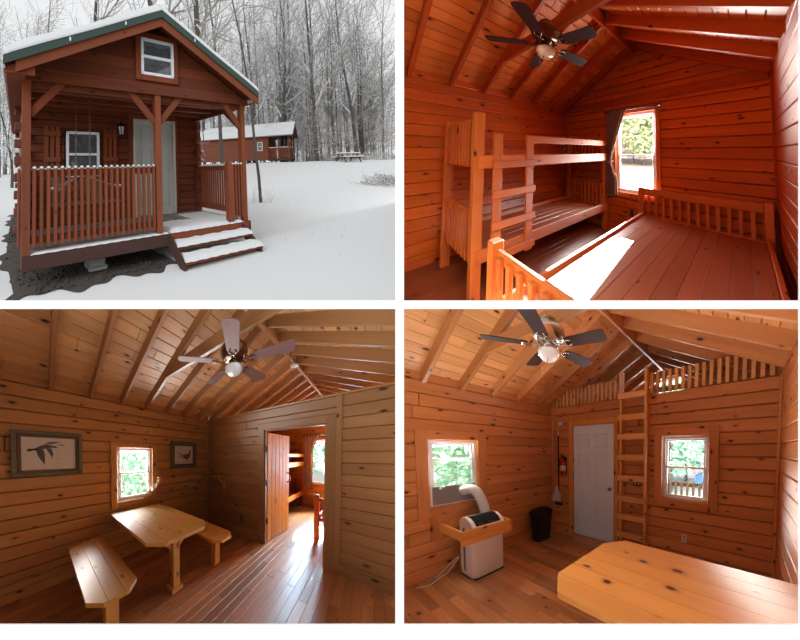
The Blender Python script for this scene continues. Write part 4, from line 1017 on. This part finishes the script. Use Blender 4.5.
    B(P).box((3.17, .0, DK), (3.27, .10, 1.54), .005).build('gate_post', 'stain2', t); B(P).box((3.55, 1.62, DK), (3.64, 1.74, 1.48), .005).build('rail_post', 'stain', t)
    # roof
    sl = math.sqrt(1 + SR * SR)
    for sg, xe in ((0, XL), (1, XR)):
        ze = APZ - SR * abs(APX - xe); n = Vector((-SR if sg == 0 else SR, 0, 1)).normalized()
        u = Vector((APX - xe, 0, APZ - ze)); th = Vector((0, 0, 1))
        B(P).prism([(0, 0), (1, 0), (1, 1), (0, 1)], (xe, -.28, ze), u, (0, 6.6, 0), (0, 0, 1), .10).build('roof', 'roofgrey', t)
        def sw(a, v, xe=xe, ze=ze, u=u):
            q = Vector((xe, -.30 + 6.64 * v, ze + .12)) + u * a; e = min(1, (a + .002) * 30, (v + .0005) * 160) ** .5
            return q + Vector((0, 0, .125 * e + .012 * math.sin(v * 22 + a * 9) * e)) - Vector((0, .03 * e, 0)) * (1 if v < .01 else 0)
        b = B(P); b.grid(sw, 24, 60, (0, 0, -.06)); b.build('roof_snow', 'snowc', t)
        for (y, d0, d1, m, nm) in ((-.305, .135, -.01, 'green', 'green_fascia'), (-.285, -.0, -.145, 'stain2', 'barge_board')):
            x_in = APX; xx = xe if nm == 'green_fascia' or sg else xe + .12; ze_ = APZ - SR * abs(APX - xx)
            B(P).prism([(xx, ze_ + d1), (x_in, APZ + d1), (x_in, APZ + d0), (xx, ze_ + d0)], (0, y, 0), (1, 0, 0), (0, 0, 1), (0, 1, 0), .022).build(nm, m, t)
        b = B(P)
        for k in range(3): b.prism([(0, 0), (1, 0), (1, 1), (0, 1)], (xe + .01, -.26, ze - .03), u * .98, (0, .30, 0), (0, 0, 1), .02)
        b.build('soffit', 'stain', t)
        B(P).prism([(0, 0), (1, 0), (1, 1), (0, 1)], (xe, -.28, ze - .05), (0, 6.6, 0), (0, 0, .16), (.02 if sg == 0 else -.02, 0, 0), 1).build('eave_board', 'block', t)
    for k, x in enumerate((.50, 1.22, 2.35)): B(P).ball((x, -.31, APZ - SR * abs(APX - x) + .05), (.012, .008, .03), 8, 6).build('snow_clump', 'snowc', t)
    # gable ends of the body closing the roof void
    for y in (1.80, 6.0): B(P).prism([(0, 2.7), (CW, 2.7), (CW, 2.75), (APX, APZ - .03), (0, 2.75)], (0, y, 0), (1, 0, 0), (0, 0, 1), (0, 1, 0), .05).build('inner_gable', 'stain', t)
    B(P).prism([(XL + .01, 2.60), (.12, 2.60), (.12, 2.86), (XL + .01, 2.69)], (0, -.255, 0), (1, 0, 0), (0, 0, 1), (0, 1, 0), .03).build('eave_return', 'stain2', t)
    B(P).box((XL + .02, -.26, 2.60), (.02, 6.25, 2.625)).build('soffit', 'stain2', t); B(P).box((CW - .02, -.26, 2.60), (XR - .02, 6.25, 2.625)).build('soffit', 'stain2', t)
    return t
cabin_near()
def steps():
    t = thing(P, 'porch_steps', 'wooden porch steps covered in thick snow', 'steps', (2.8, -.3, 0))
    B(P).box((1.99, -.03, .30), (3.60, .0, DK - .01), .004).build('riser', 'stain2', t)
    for y0, y1, z in ((-.24, .0, .27), (-.50, -.22, .115)):
        B(P).box((1.98, y0, z - .045), (3.48, y1, z), .005).build('tread', 'stain2', t)
        def s(u, v, y0=y0, y1=y1, z=z):
            e = min(u, 1 - u) * 1.64; w = min(v, 1 - v) * (y1 - y0); q = min(1, e / .05, w / .05) ** .5
            return (1.985 + u * 1.50, y0 - .025 + v * (y1 - y0) + .01 * math.sin(u * 50), z + .002 + .075 * q + .006 * math.sin(u * 30 + v * 8) * q)
        b = B(P); b.grid(s, 60, 12, (0, 0, -.001)); b.build('tread_snow', 'snowc', t)
    for x in (1.955, 3.42):
        B(P).prism([(-.50, .0), (-.38, .0), (.0, .22), (.0, .40), (-.07, .40), (-.50, .09)], (x, 0, 0), (0, 1, 0), (0, 0, 1), (1, 0, 0), .04).build('stringer', 'fascia', t)
steps()
b = B(P); b.box((.84, .25, .0), (1.06, .55, .24), .02); b.box((.82, .22, -.02), (1.09, .58, .08), .02); o = b.build('pier_block', 'block'); tag(o, 'pale concrete pier block under the porch fascia', 'concrete block')
def lantern():
    t = thing(P, 'wall_lantern', 'black coach lantern on the porch wall between shutter and door', 'lantern', (1.80, 1.70, 2.1))
    x, y, z = 1.745, 1.62, 2.33
    B(P).lathe([(0, .05), (.012, .045), (.016, .02)], (x, 1.755, z + .02), (0, -1, 0), 16).build('back_plate', 'blackmetal', t)
    B(P).tube([(x, 1.75, z + .02), (x, 1.68, z + .09), (x, 1.63, z + .10), (x, y, z + .03)], .009, 8).build('arm', 'blackmetal', t)
    b = B(P); b.lathe([(.0, .085), (.03, .07), (.07, .03), (.10, .008)], (x, y, z - .01), n=6, smooth=False); b.lathe([(-.21, .012), (-.19, .05), (-.175, .052)], (x, y, z), n=6, smooth=False)
    for k in range(6):
        a = k * PI / 3; b.tube([(x + .075 * math.cos(a), y + .075 * math.sin(a), z - .01), (x + .05 * math.cos(a), y + .05 * math.sin(a), z - .18)], .008, 5)
    b.build('lamp_cage', 'blackmetal', t)
    B(P).lathe([(-.175, .044), (-.012, .066)], (x, y, z), n=6, smooth=False).build('lamp_glass', 'vinyl', t)
lantern()
MT['swing'] = wood('brown_swing_slat', (.17, .085, .04), (.10, .045, .02), kn=.1)
def swing():
    t = thing(P, 'porch_swing', 'slatted wooden porch swing hanging on chains behind the front railing', 'swing', (.95, 1.1, .8))
    x0, x1 = .42, 1.52
    for k in range(6): B(P).box((x0, .86 + k * .075, .90), (x1, .92 + k * .075, .915), .003).build('seat_slat', 'swing', t)
    for k in range(12): B(P).beam((x0 + .05 + k * .09, 1.32, .90), (x0 + .05 + k * .09, 1.44, 1.38), .035, .015, (0, 1, 0)).build('back_slat', 'swing', t)
    B(P).box((x0, 1.42, 1.36), (x1, 1.45, 1.41), .003).build('back_rail', 'swing', t); B(P).box((x0, 1.30, .87), (x1, 1.34, .92), .003).build('back_rail', 'swing', t)
    for x in (x0, x1 - .05):
        B(P).box((x, .78, 1.14), (x + .06, 1.40, 1.165), .003).build('armrest', 'swing', t); B(P).beam((x + .03, .82, .90), (x + .03, .82, 1.14), .04, .03).build('arm_post', 'swing', t)
    B(P).box((x0 - .02, .76, 1.165), (x1 + .02, 1.42, 1.17), .001)
    for x, y in ((.47, .82), (.47, 1.40), (1.47, .82), (1.47, 1.40)):
        b = B(P); L = 46 if x < 1 or True else 0
        xt, yt = (.78, 1.02) if x < 1 else (.94, .72)
        a, c = Vector((x, y, 1.15)), Vector((xt, yt, 1.34))
        for (p, q, n) in ((a, c, 16), (c, Vector((xt, yt, HB)), 24)):
            for k in range(n):
                m = p + (q - p) * ((k + .5) / n); dd = (q - p).normalized(); sd = dd.cross(Vector((0, 1, 0)) if k % 2 else Vector((1, 0, 0))).normalized(); h = (q - p).length / n * .62
                ring = [m + dd * h * math.cos(w) + sd * .010 * math.sin(w) for w in [i * PI / 4 for i in range(9)]]
                b.tube(ring, .0032, 4, False)
        b.build('chain', 'nickel', t)
    sb = B(P)
    for k in range(5): sb.ball((.5 + k * .23, 1.435, 1.418), (.05, .02, .015), 10, 5)
    for x in (x0 + .03, x1 - .02): sb.ball((x, 1.1, 1.175), (.035, .2, .02), 10, 6)
    sb.build('swing_snow', 'snowc', t)
swing()
# ---------------------------------------------------------------- the other cabin
def cabin_far():
    x0, y0 = CAMP.x + RT.x * 8.62 + FW.x * 27, CAMP.y + RT.y * 8.62 + FW.y * 27
    ang = math.atan2(.843, -.537)                      # long side direction
    # local frame: +x along the long side away from its porch, +y towards the back
    Mx = Matrix.Translation((x0, y0, terr(x0, y0) - .02)) @ Matrix.Rotation(ang, 4, 'Z')
    t = thing(P, 'log_cabin', 'distant red-brown log cabin with snow-covered roof across the clearing', 'cabin', (4, -1.8, 0), off=Mx)
    Wc, L = 3.66, 9.2
    d = -1                                             # depth goes to -y here
    wallboards(B(P, Mx), (2.0, 0, 0), (1, 0, 0), (0, -1, 0), L - 2, 2.6, [(.55, 1.05, 1.2, 2.05)], z0=.25).build('side_log_wall', 'stain2', t)
    wallboards(B(P, Mx), (2.0, 0, 0), (0, -1, 0), (1, 0, 0), Wc, 2.6, [], z0=.25).build('front_log_wall', 'stain', t)
    b = B(P, Mx)
    for k in range(8): b.box((1.88, -.12, .3 + k * .3), (2.06, .06, .43 + k * .3), .01)
    b.build('log_corner', 'stain', t)
    b = B(P, Mx)
    for a, e in (((2.55, -.01, 1.2), (2.60, .03, 2.05)), ((3.0, -.01, 1.2), (3.05, .03, 2.05)), ((2.55, -.01, 2.0), (3.05, .03, 2.05)), ((2.55, -.01, 1.2), (3.05, .03, 1.25)), ((2.55, -.01, 1.6), (3.05, .03, 1.64))): b.box(a, e, .002)
    w = b.build('window', 'vinyl', t); B(P, Mx).box((2.6, -.03, 1.25), (3.0, -.02, 2.0)).build('pane', 'darkglass', w)
    B(P, Mx).box((0, -Wc, .2), (2.1, 0, .45)).build('porch_deck', 'fascia', t)
    for x, y in ((.02, -.12), (.02, -Wc / 2 - .05), (.02, -Wc), (1.0, -.12)): B(P, Mx).box((x, y, .4), (x + .12, y + .12, 2.55)).build('porch_post', 'stain2', t)
    for (a, e, n) in (((.05, -.06), (1.95, -.06), 17), ((.06, -.1), (.06, -Wc / 2), 14)):
        a, e = Vector((*a, 0)), Vector((*e, 0)); r_ = B(P, Mx).beam(a + Vector((0, 0, 1.4)), e + Vector((0, 0, 1.4)), .06, .10).build('porch_railing', 'stain2', t)
        B(P, Mx).beam(a + Vector((0, 0, .6)), e + Vector((0, 0, .6)), .06, .10).build('bottom_rail', 'stain2', r_)
        for k in range(n): m = a + (e - a) * ((k + .5) / n); B(P, Mx).box((m.x - .03, m.y - .03, .5), (m.x + .03, m.y + .03, 1.45), .002).build('baluster', 'stain2', r_)
        B(P, Mx).beam(a + Vector((0, 0, 1.47)), e + Vector((0, 0, 1.47)), .09, .05).build('rail_snow', 'snowc', r_)
    zr = 2.66 + .60 * (Wc / 2)
    B(P, Mx).prism([(0, 2.5), (-Wc, 2.5), (-Wc, 2.65), (-Wc / 2, zr), (0, 2.65)], (-.02, 0, 0), (0, 1, 0), (0, 0, 1), (1, 0, 0), .06).build('gable_wall', 'stain', t)
    for sg in (0, 1):
        ye = .25 if sg == 0 else -Wc - .25; ze = zr - .60 * (Wc / 2 + .25)
        B(P, Mx).prism([(0, 0), (1, 0), (1, 1), (0, 1)], (-.3, ye, ze), (0, -Wc / 2 - ye, zr - ze), (L + .6, 0, 0), (0, 0, 1), .10).build('roof', 'roofgrey', t)
        B(P, Mx).prism([(0, 0), (1, 0), (1, 1), (0, 1)], (-.33, ye, ze + .10), (0, -Wc / 2 - ye, zr - ze), (L + .66, 0, 0), (0, 0, 1), .22).build('roof_snow', 'snowc', t)
        B(P, Mx).prism([(ye, ze - .12), (-Wc / 2, zr - .12), (-Wc / 2, zr + .08), (ye, ze + .08)], (-.34, 0, 0), (0, 1, 0), (0, 0, 1), (1, 0, 0), .04).build('barge_board', 'stain2', t)
cabin_far()
def picnic():
    x, y = fr(13.2, 25.5); Mx = Matrix.Translation((x, y, terr(x, y) - .03)) @ Matrix.Rotation(-YAW + .15, 4, 'Z')
    t = thing(P, 'picnic_table', 'snow-topped wooden picnic table at the edge of the woods', 'picnic table', (0, 0, 0), off=Mx)
    b = B(P, Mx)
    for k in range(5): b.box((-.95, -.38 + k * .155, .72), (.95, -.24 + k * .155, .76), .004)
    b.build('tabletop', 'deck', t)
    B(P, Mx).box((-.95, -.40, .76), (.95, .40, .84), .03).build('table_snow', 'snowc', t)
    for s_ in (-1, 1):
        B(P, Mx).box((-.95, s_ * .72 - .13, .41), (.95, s_ * .72 + .13, .45), .004).build('bench_seat', 'deck', t); B(P, Mx).box((-.95, s_ * .72 - .14, .45), (.95, s_ * .72 + .14, .52), .02).build('bench_snow', 'snowc', t)
        for e in (-1, 1): B(P, Mx).beam((s_ * .7, e * .72, 0), (s_ * .7, e * .2, .74), .05, .10).build('leg', 'fascia', t)
        B(P, Mx).beam((s_ * .7, -.75, .36), (s_ * .7, .75, .36), .05, .10).build('crossbeam', 'fascia', t)
picnic()
# ---------------------------------------------------------------- trees
def branchy(b, p, d, L, r, lev, cfg, sides):
    seg = cfg['seg'][lev]; pts = [p.copy()]; q = p.copy(); dd = d.copy(); rs = [r]; dirs = [dd.copy()]
    for i in range(seg):
        dd = (dd + Vector((random.gauss(0, 1), random.gauss(0, 1), random.gauss(0, 1))) * cfg['wob'][lev] + Vector((0, 0, cfg['rise'][lev]))).normalized()
        q = q + dd * (L / seg); pts.append(q.copy()); dirs.append(dd.copy()); rs.append(max(cfg['rmin'], r * (1 - (i + 1) / seg * cfg['taper'])))
    (b[0] if lev == 0 else b[1]).tube(pts, rs, sides[lev], False, lev == 0)
    if lev + 1 >= len(cfg['n']): return
    for k in range(cfg['n'][lev]):
        t = cfg['start'][lev] + (1 - cfg['start'][lev]) * ((k + random.random()) / cfg['n'][lev]); f = t * seg; i = min(int(f), seg - 1)
        c = pts[i].lerp(pts[i + 1], f - i); ax = dirs[i + 1]; side = ax.orthogonal().normalized(); side.rotate(Matrix.Rotation(random.uniform(0, 2 * PI), 3, ax))
        a = random.uniform(*cfg['ang'][lev]); nd = (ax * math.cos(a) + side * math.sin(a)).normalized()
        branchy(b, c, nd, L * random.uniform(*cfg['len'][lev]) * (1.1 - .5 * t), max(cfg['rmin'], rs[i] * cfg['rk'][lev]), lev + 1, cfg, sides)
BIG = dict(seg=[9, 5, 3, 2], wob=[.035, .10, .16, .2], rise=[.04, .10, .05, .0], taper=.88, rmin=.017, n=[22, 8, 5], start=[.2, .15, .15], ang=[(.5, 1.2), (.5, 1.0), (.4, 1.1)], len=[(.20, .40), (.35, .6), (.4, .65)], rk=[.5, .6, .6])
THIN = dict(seg=[9, 4, 3, 2], wob=[.03, .10, .16, .2], rise=[.03, .06, .03, .0], taper=.85, rmin=.014, n=[24, 8, 6], start=[.12, .12, .15], ang=[(.7, 1.25), (.5, 1.0), (.4, 1.0)], len=[(.14, .26), (.4, .7), (.4, .7)], rk=[.45, .6, .6])
def tree(base, h, r, cfg, label, seed, group=None, mb='bark', mt='twig', nm='bare_tree', lean=(0, 0)):
    random.seed(seed); t = thing(P, nm, label, 'tree', base, group)
    tb, wb = B(P), B(P); p = Vector(base) - Vector((0, 0, .15)); branchy((tb, wb), p, Vector((lean[0], lean[1], 1)).normalized(), h, r, 0, cfg, [8, 5, 3, 3])
    tb.build('trunk', mb, t, clip=False); wb.build('branches', mt, t, clip=False); return t
def px_of(x, y, z=0):
    w = W('TL', (x, y, z)); return PX + FS * w.x / w.y
G1 = 'bare snow-dusted trees of the woods'
protos = []
spec = [(BIG, 21, .16), (BIG, 23, .20), (BIG, 19, .14), (THIN, 17, .08), (THIN, 19, .10), (BIG, 22, .17)]
spots0 = [(9.5, 33), (12.5, 31), (17, 33), (14.8, 30.5), (20, 35), (6.2, 36)]
LB = 'bare snow-dusted tree in the woods behind the clearing'
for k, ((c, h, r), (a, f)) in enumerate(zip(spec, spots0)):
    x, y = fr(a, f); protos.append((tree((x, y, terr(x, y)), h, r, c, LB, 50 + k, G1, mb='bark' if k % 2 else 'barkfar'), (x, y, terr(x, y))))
random.seed(21)
nfar = 0; used_px = []
for f0, f1, n, smin, smax in ((29.5, 34, 14, .75, 1.1), (34, 42, 34, .75, 1.15), (42, 60, 90, .8, 1.25)):
    k = 0
    while k < n:
        f = random.uniform(f0, f1); px = random.uniform(-30, 391); a = (px - 197.5) * f / 290.06
        x, y = fr(a, f)
        if f < 35 and px < 200: continue
        if f < 34 and (190 < px < 330 and random.random() < .6 or px > 384): continue
        t0, b0 = random.choice(protos); s_ = random.uniform(smin, smax)
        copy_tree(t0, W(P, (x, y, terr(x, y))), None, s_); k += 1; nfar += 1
UND = dict(seg=[7, 4, 3, 2], wob=[.05, .12, .18, .2], rise=[.03, .03, .02, .0], taper=.85, rmin=.013, n=[24, 9, 6], start=[.05, .12, .15], ang=[(.7, 1.35), (.5, 1.0), (.4, 1.0)], len=[(.25, .45), (.4, .7), (.4, .7)], rk=[.45, .6, .6])
G2 = 'snow-covered saplings under the tall trees'; up_ = []
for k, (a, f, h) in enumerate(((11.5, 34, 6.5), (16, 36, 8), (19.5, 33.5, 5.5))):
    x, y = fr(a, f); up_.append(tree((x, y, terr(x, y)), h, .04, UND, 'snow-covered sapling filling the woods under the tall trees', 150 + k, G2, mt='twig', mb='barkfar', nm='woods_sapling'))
random.seed(77); k = 0
while k < 58:
    f = random.uniform(32, 50); px = random.uniform(200, 391) if k % 4 else random.uniform(-25, 60)
    if px < 100 and f < 36: continue
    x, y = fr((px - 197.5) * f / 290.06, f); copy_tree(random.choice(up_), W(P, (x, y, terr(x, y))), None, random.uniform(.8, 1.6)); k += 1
SAP = dict(seg=[10, 5, 3], wob=[.03, .10, .16], rise=[.02, .0, .0], taper=.8, rmin=.006, n=[22, 7], start=[.26, .2], ang=[(1.1, 1.5), (.5, 1.0)], len=[(.16, .42), (.3, .5)], rk=[.35, .6])
x, y = 8.0, 4.21
tree((x, y, terr(x, y)), 11, .062, SAP, 'slim young tree with snowy side branches just right of the porch', 5, nm='sapling', lean=(-.02, .03))
x, y = fr(1.1, 8.2); 
tree((x, y, terr(x, y)), 1, .01, SAP, 'x', 5) if False else None
x, y = fr(.45, 14.5); tree((x, y, terr(x, y)), 6.2, .04, SAP, 'small snow-coated tree seen between porch post and log corner', 8, nm='sapling', lean=(-.05, 0))
x, y = fr(11.3, 16.3); tree((x, y, terr(x, y)), 4.6, .035, SAP, 'crooked snow-laden sapling at the right edge of the clearing', 15, nm='sapling', lean=(.25, -.5))
# big trunks rising behind the roof
for k, (px, f, h, r, lb) in enumerate(((93, 17, 18, .20, 'mossy tree trunk rising behind the left roof slope'), (168, 15, 19, .30, 'dark tree trunk right behind the roof peak'), (195, 16, 19, .26, 'dark tree trunk just right of the roof peak'), (222, 24, 21, .17, 'forked tree above the right roof slope'), (282, 30, 22, .20, 'straight tree behind the gable of the distant cabin'), (317, 28, 22, .20, 'tall forked tree beside the distant cabin'), (358, 29, 21, .19, 'tree with leaning twin trunks above the picnic table'))):
    a = (px - 197.5) * f / 290.06; x, y = fr(a, f); tree((x, y, terr(x, y)), h, r, BIG, lb, 70 + k)
LOW = dict(seg=[8, 5, 3, 2], wob=[.06, .14, .2, .2], rise=[.03, .05, .03, .0], taper=.85, rmin=.009, n=[16, 9, 6], start=[.15, .1, .1], ang=[(.5, 1.1), (.4, 1.0), (.4, 1.0)], len=[(.35, .6), (.4, .7), (.4, .7)], rk=[.5, .6, .6])
for k, (px, f, h) in enumerate(((12, 20, 8.4), (50, 23, 9.2), (-20, 22, 9), (75, 19, 7.6))):
    a = (px - 197.5) * f / 290.06; x, y = fr(a, f); tree((x, y, terr(x, y)), h, .10, LOW, ('low spreading snowy tree left of the cabin roof', 'spreading snowy tree above the left roof slope', 'snowy tree at the far left edge', 'snowy tree beside the mossy trunk')[k], 90 + k, nm='snowy_tree')
# young beeches still holding brown leaves
def beech(base, h, w, label, seed):
    random.seed(seed); t = thing(P, 'beech_shrub', label, 'shrub', base); tb, wb = B(P), B(P)
    cfg = dict(seg=[7, 4, 3], wob=[.03, .1, .15], rise=[.02, .0, .0], taper=.85, rmin=.011, n=[24, 8], start=[.08, .1], ang=[(1.1, 1.5), (.5, 1.0)], len=[(w / h * .6, w / h), (.3, .5)], rk=[.4, .6])
    branchy((tb, wb), Vector(base), Vector((0, 0, 1)), h, .06, 0, cfg, [6, 4, 3])
    tb.build('trunk', 'bark', t, clip=False); wb.build('branches', 'twig', t, clip=False)
    lf = B(P)
    for i in range(2200):
        z = random.random() ** .8; rr = w * (1.05 - z) * math.sqrt(random.random()); a = random.uniform(0, 2 * PI)
        c = Vector(base) + Vector((rr * math.cos(a), rr * math.sin(a), .3 + z * h * .95)); e = Vector((random.gauss(0, 1), random.gauss(0, 1), random.gauss(0, .5))).normalized() * .055; g = e.orthogonal().normalized() * .035
        lf.add([c - e, c + g, c + e, c - g], [[0, 1, 2, 3]], None, random.random())
    lf.build('brown_leaves', 'beech', t, clip=False)
for k, (px, f, h, w) in enumerate(((322, 27.5, 5.4, 2.2), (342, 28.5, 4.6, 2.0), (306, 29, 4.2, 1.6), (383, 28, 4.0, 1.8))):
    a = (px - 197.5) * f / 290.06; x, y = fr(a, f); beech((x, y, terr(x, y)), h, w, ('young beech with brown leaves and snow, right of the distant cabin', 'young brown-leaved beech left of the picnic table', 'low brown-leaved shrub directly behind the distant porch', 'pale brown shrub right of the picnic table')[k], 30 + k)
def brush():
    random.seed(44); x0, y0 = fr(9.75, 15.2); b = B(P); n0 = terr(x0, y0)
    for i in range(150):
        a = random.uniform(0, PI * 2); rr = abs(random.gauss(0, .55)); c = Vector((x0, y0, n0)) + RT * (math.cos(a) * rr * 1.6) + FW * (math.sin(a) * rr) + Vector((0, 0, max(.0, .50 - rr * .45) * random.random()))
        d = Vector((random.gauss(0, 1), random.gauss(0, 1), random.gauss(0, .3))).normalized(); L = random.uniform(.3, .9); m = c + d * L * .5 + Vector((0, 0, random.uniform(.0, .14)))
        b.tube([c - d * .1, m, c + d * L], [.016, .013, .008], 4, False, False)
    for i in range(5): c = Vector((x0, y0, n0 + .3)) - RT * random.uniform(-.2, 1.0); b.tube([c, c + Vector((-.2, .1, .35)) * random.uniform(.5, 1.4)], [.02, .008], 4, False)
    o = b.build('brush_pile', 'twig', None, clip=False); tag(o, 'heap of cut branches dusted with snow at the right edge of the clearing', 'brush pile')
    random.seed(5); b = B(P)
    for i in range(170):
        f = random.uniform(4.5, 24); px = random.uniform(262, 392); a = (px - 197.5) * f / 290.06; x, y = fr(a, f)
        if terr(x, y) is None: continue
        c = Vector((x, y, terr(x, y) - .01)); h = random.uniform(.02, .11)
        b.tube([c, c + Vector((random.gauss(0, .03), random.gauss(0, .03), h))], [.0035, .002], 3, False)
    for i in range(26):
        a = random.uniform(0, 6.28); c = Vector((8.0 + .35 * math.cos(a), 4.2 + .35 * math.sin(a), terr(8, 4.2))); b.tube([c, c + Vector((random.gauss(0, .2), random.gauss(0, .2), random.uniform(.2, .7)))], [.005, .003], 3, False)
    o = b.build('dry_stems', 'twig', None, clip=False); tag(o, 'dry grass stems poking through the snow', 'dry stems', kind='stuff')
brush()
for k, (px, f) in enumerate(((352, 28.5), (375, 27.5), (310, 30), (392, 28.5), (331, 30))):
    a = (px - 197.5) * f / 290.06; x, y = fr(a, f); random.seed(60 + k); b = B(P); c0 = Vector((x, y, terr(x, y)))
    for i in range(170):
        an = random.uniform(0, 2 * PI); q = c0 + Vector((math.cos(an), math.sin(an), 0)) * random.uniform(0, 1.6); b.tube([q, q + Vector((random.gauss(0, .4), random.gauss(0, .4), random.uniform(.2, .8)))], [.014, .01], 3, False, False)
    o = b.build('snowy_thicket', 'twig', None, clip=False)
    tag(o, ('snowy thicket right behind the picnic table', 'snowy thicket right of the picnic table', 'snowy thicket next to the distant porch', 'snowy thicket at the right edge', 'snowy thicket left of the picnic table')[k], 'thicket')
# ================================================================== light
w = bpy.data.worlds.new('overcast_sky'); SC.world = w; w.use_nodes = True
bg = w.node_tree.nodes['Background']; bg.inputs[0].default_value = (.97, .985, 1.0, 1); bg.inputs[1].default_value = .90
def lamp(name, kind, P, a, c, power, col=(1, 1, 1), size=1, size_y=None, spot=None, blend=.1, spread=None):
    L = bpy.data.lights.new(name, kind); L.energy = power; L.color = col
    if kind == 'AREA':
        L.shape = 'RECTANGLE'; L.size = size; L.size_y = size_y or size
        if spread: L.spread = math.radians(spread)
    else: L.shadow_soft_size = size
    if kind == 'SPOT': L.spot_size = spot; L.spot_blend = blend
    o = bpy.data.objects.new(name, L); COL.objects.link(o)
    pa = W(P, a) if P else Vector(a); pc = W(P, c) if P else Vector(c); o.location = pa
    if P:
        qx, qz = FR[P][2]
        if pa.x * qx < .05 or pa.z * qz < .05: print('LAMP OUTSIDE', name, P, a, tuple(round(v, 2) for v in pa))
    o.rotation_euler = (pc - pa).to_track_quat('-Z', 'Y').to_euler(); return o
# fill lamp added behind the camera to whiten the mount
lamp('mount_fill', 'AREA', None, (0, -.9, .2), (0, 1, 0), 18, (1, 1, 1), 3.0, 2.4)
# low sun entering the bedroom windows
sd = Vector((-.13, 1, .47))
def sun_through(P, off, power, dist=11, cz=.98, ang=.082):
    c = Vector((1.84, 0, cz)) + Vector(off); lamp('window_sun', 'SPOT', P, c + sd * dist, c, power, (1, .95, .86), .02, None, ang, .04)
sun_through('TR', (0, 0, 0), 170000)
sun_through('BL', (0, BO, 0), 90000, cz=1.2, ang=.10)
# unseen area lamps added outside the windows, strengthening daylight as room fill
lamp('window_daylight_fill', 'AREA', 'TR', (1.8, .35, 1.5), (2.7, -2, 2.1), 66, (1, .95, .88), .7, 1.2, spread=135)
lamp('window_daylight_fill', 'AREA', 'BL', (-.3, -1.7, 1.35), (1.2, -1.7, 3.0), 34, (1, .97, .92), .5, .8, spread=125)
lamp('window_daylight_fill', 'AREA', 'BL', (1.8, BO + .3, 1.6), (2.0, 0, .6), 95, (.55, .78, 1), .7, 1.2)
lamp('window_daylight_fill', 'AREA', 'BR', (-.3, -1.73, 1.4), (2, -1.7, 2.6), 55, (1, .97, .92), .5, .6, spread=130)
lamp('window_daylight_fill', 'AREA', 'BR', (2.54, .3, 1.4), (2.2, -2, 2.6), 13, (1, .97, .92), .5, .8, spread=120)
lamp('loft_daylight_fill', 'AREA', 'BR', (1.78, 2.1, 2.9), (1.78, 0, 3.0), 30, (1, 1, 1), .6, .6)
# area lamps added over the yards, brightening trees and ground outside the windows
lamp('yard_fill', 'AREA', 'BR', (-2.2, -1.4, 4.1), (-4.2, .5, 1), 900, (1, 1, .95), 2.2, spread=110)
lamp('yard_fill', 'AREA', 'BR', (2, 4, 4.8), (1.8, 9, 1.5), 2600, (1, 1, .95), 3, spread=110)
lamp('yard_fill', 'AREA', 'BL', (-2, -1.4, 4.4), (-4.2, .5, 1), 850, (1, 1, .95), 2.2, spread=110)
lamp('yard_fill', 'AREA', 'BL', (1, 8, 8), (0, 12, 2), 3500, (1, 1, .95), 6)
lamp('yard_fill', 'AREA', 'TR', (-1, 9, 9), (-5, 19, 2), 14000, (1, 1, .92), 6)
lamp('yard_fill', 'AREA', 'TR', (-1, 5, 7), (-2, 7, -.5), 2500, (1, 1, .95), 4)
# ================================================================== camera
cd = bpy.data.cameras.new('camera'); cam = bpy.data.objects.new('camera', cd); COL.objects.link(cam)
cd.sensor_fit = 'HORIZONTAL'; cd.sensor_width = 36; cd.lens = FS / 800 * 36
cd.shift_x = (400 - PX) / 800; cd.shift_y = (PY - 320) / 800
cd.clip_start = .05; cd.clip_end = 500
cam.location = (0, 0, 0); cam.rotation_euler = (PI / 2, 0, 0); SC.camera = cam
vs = SC.view_settings; vs.view_transform = 'Standard'; vs.look = 'None'; vs.gamma = 1; vs.use_curve_mapping = False; vs.exposure = 0
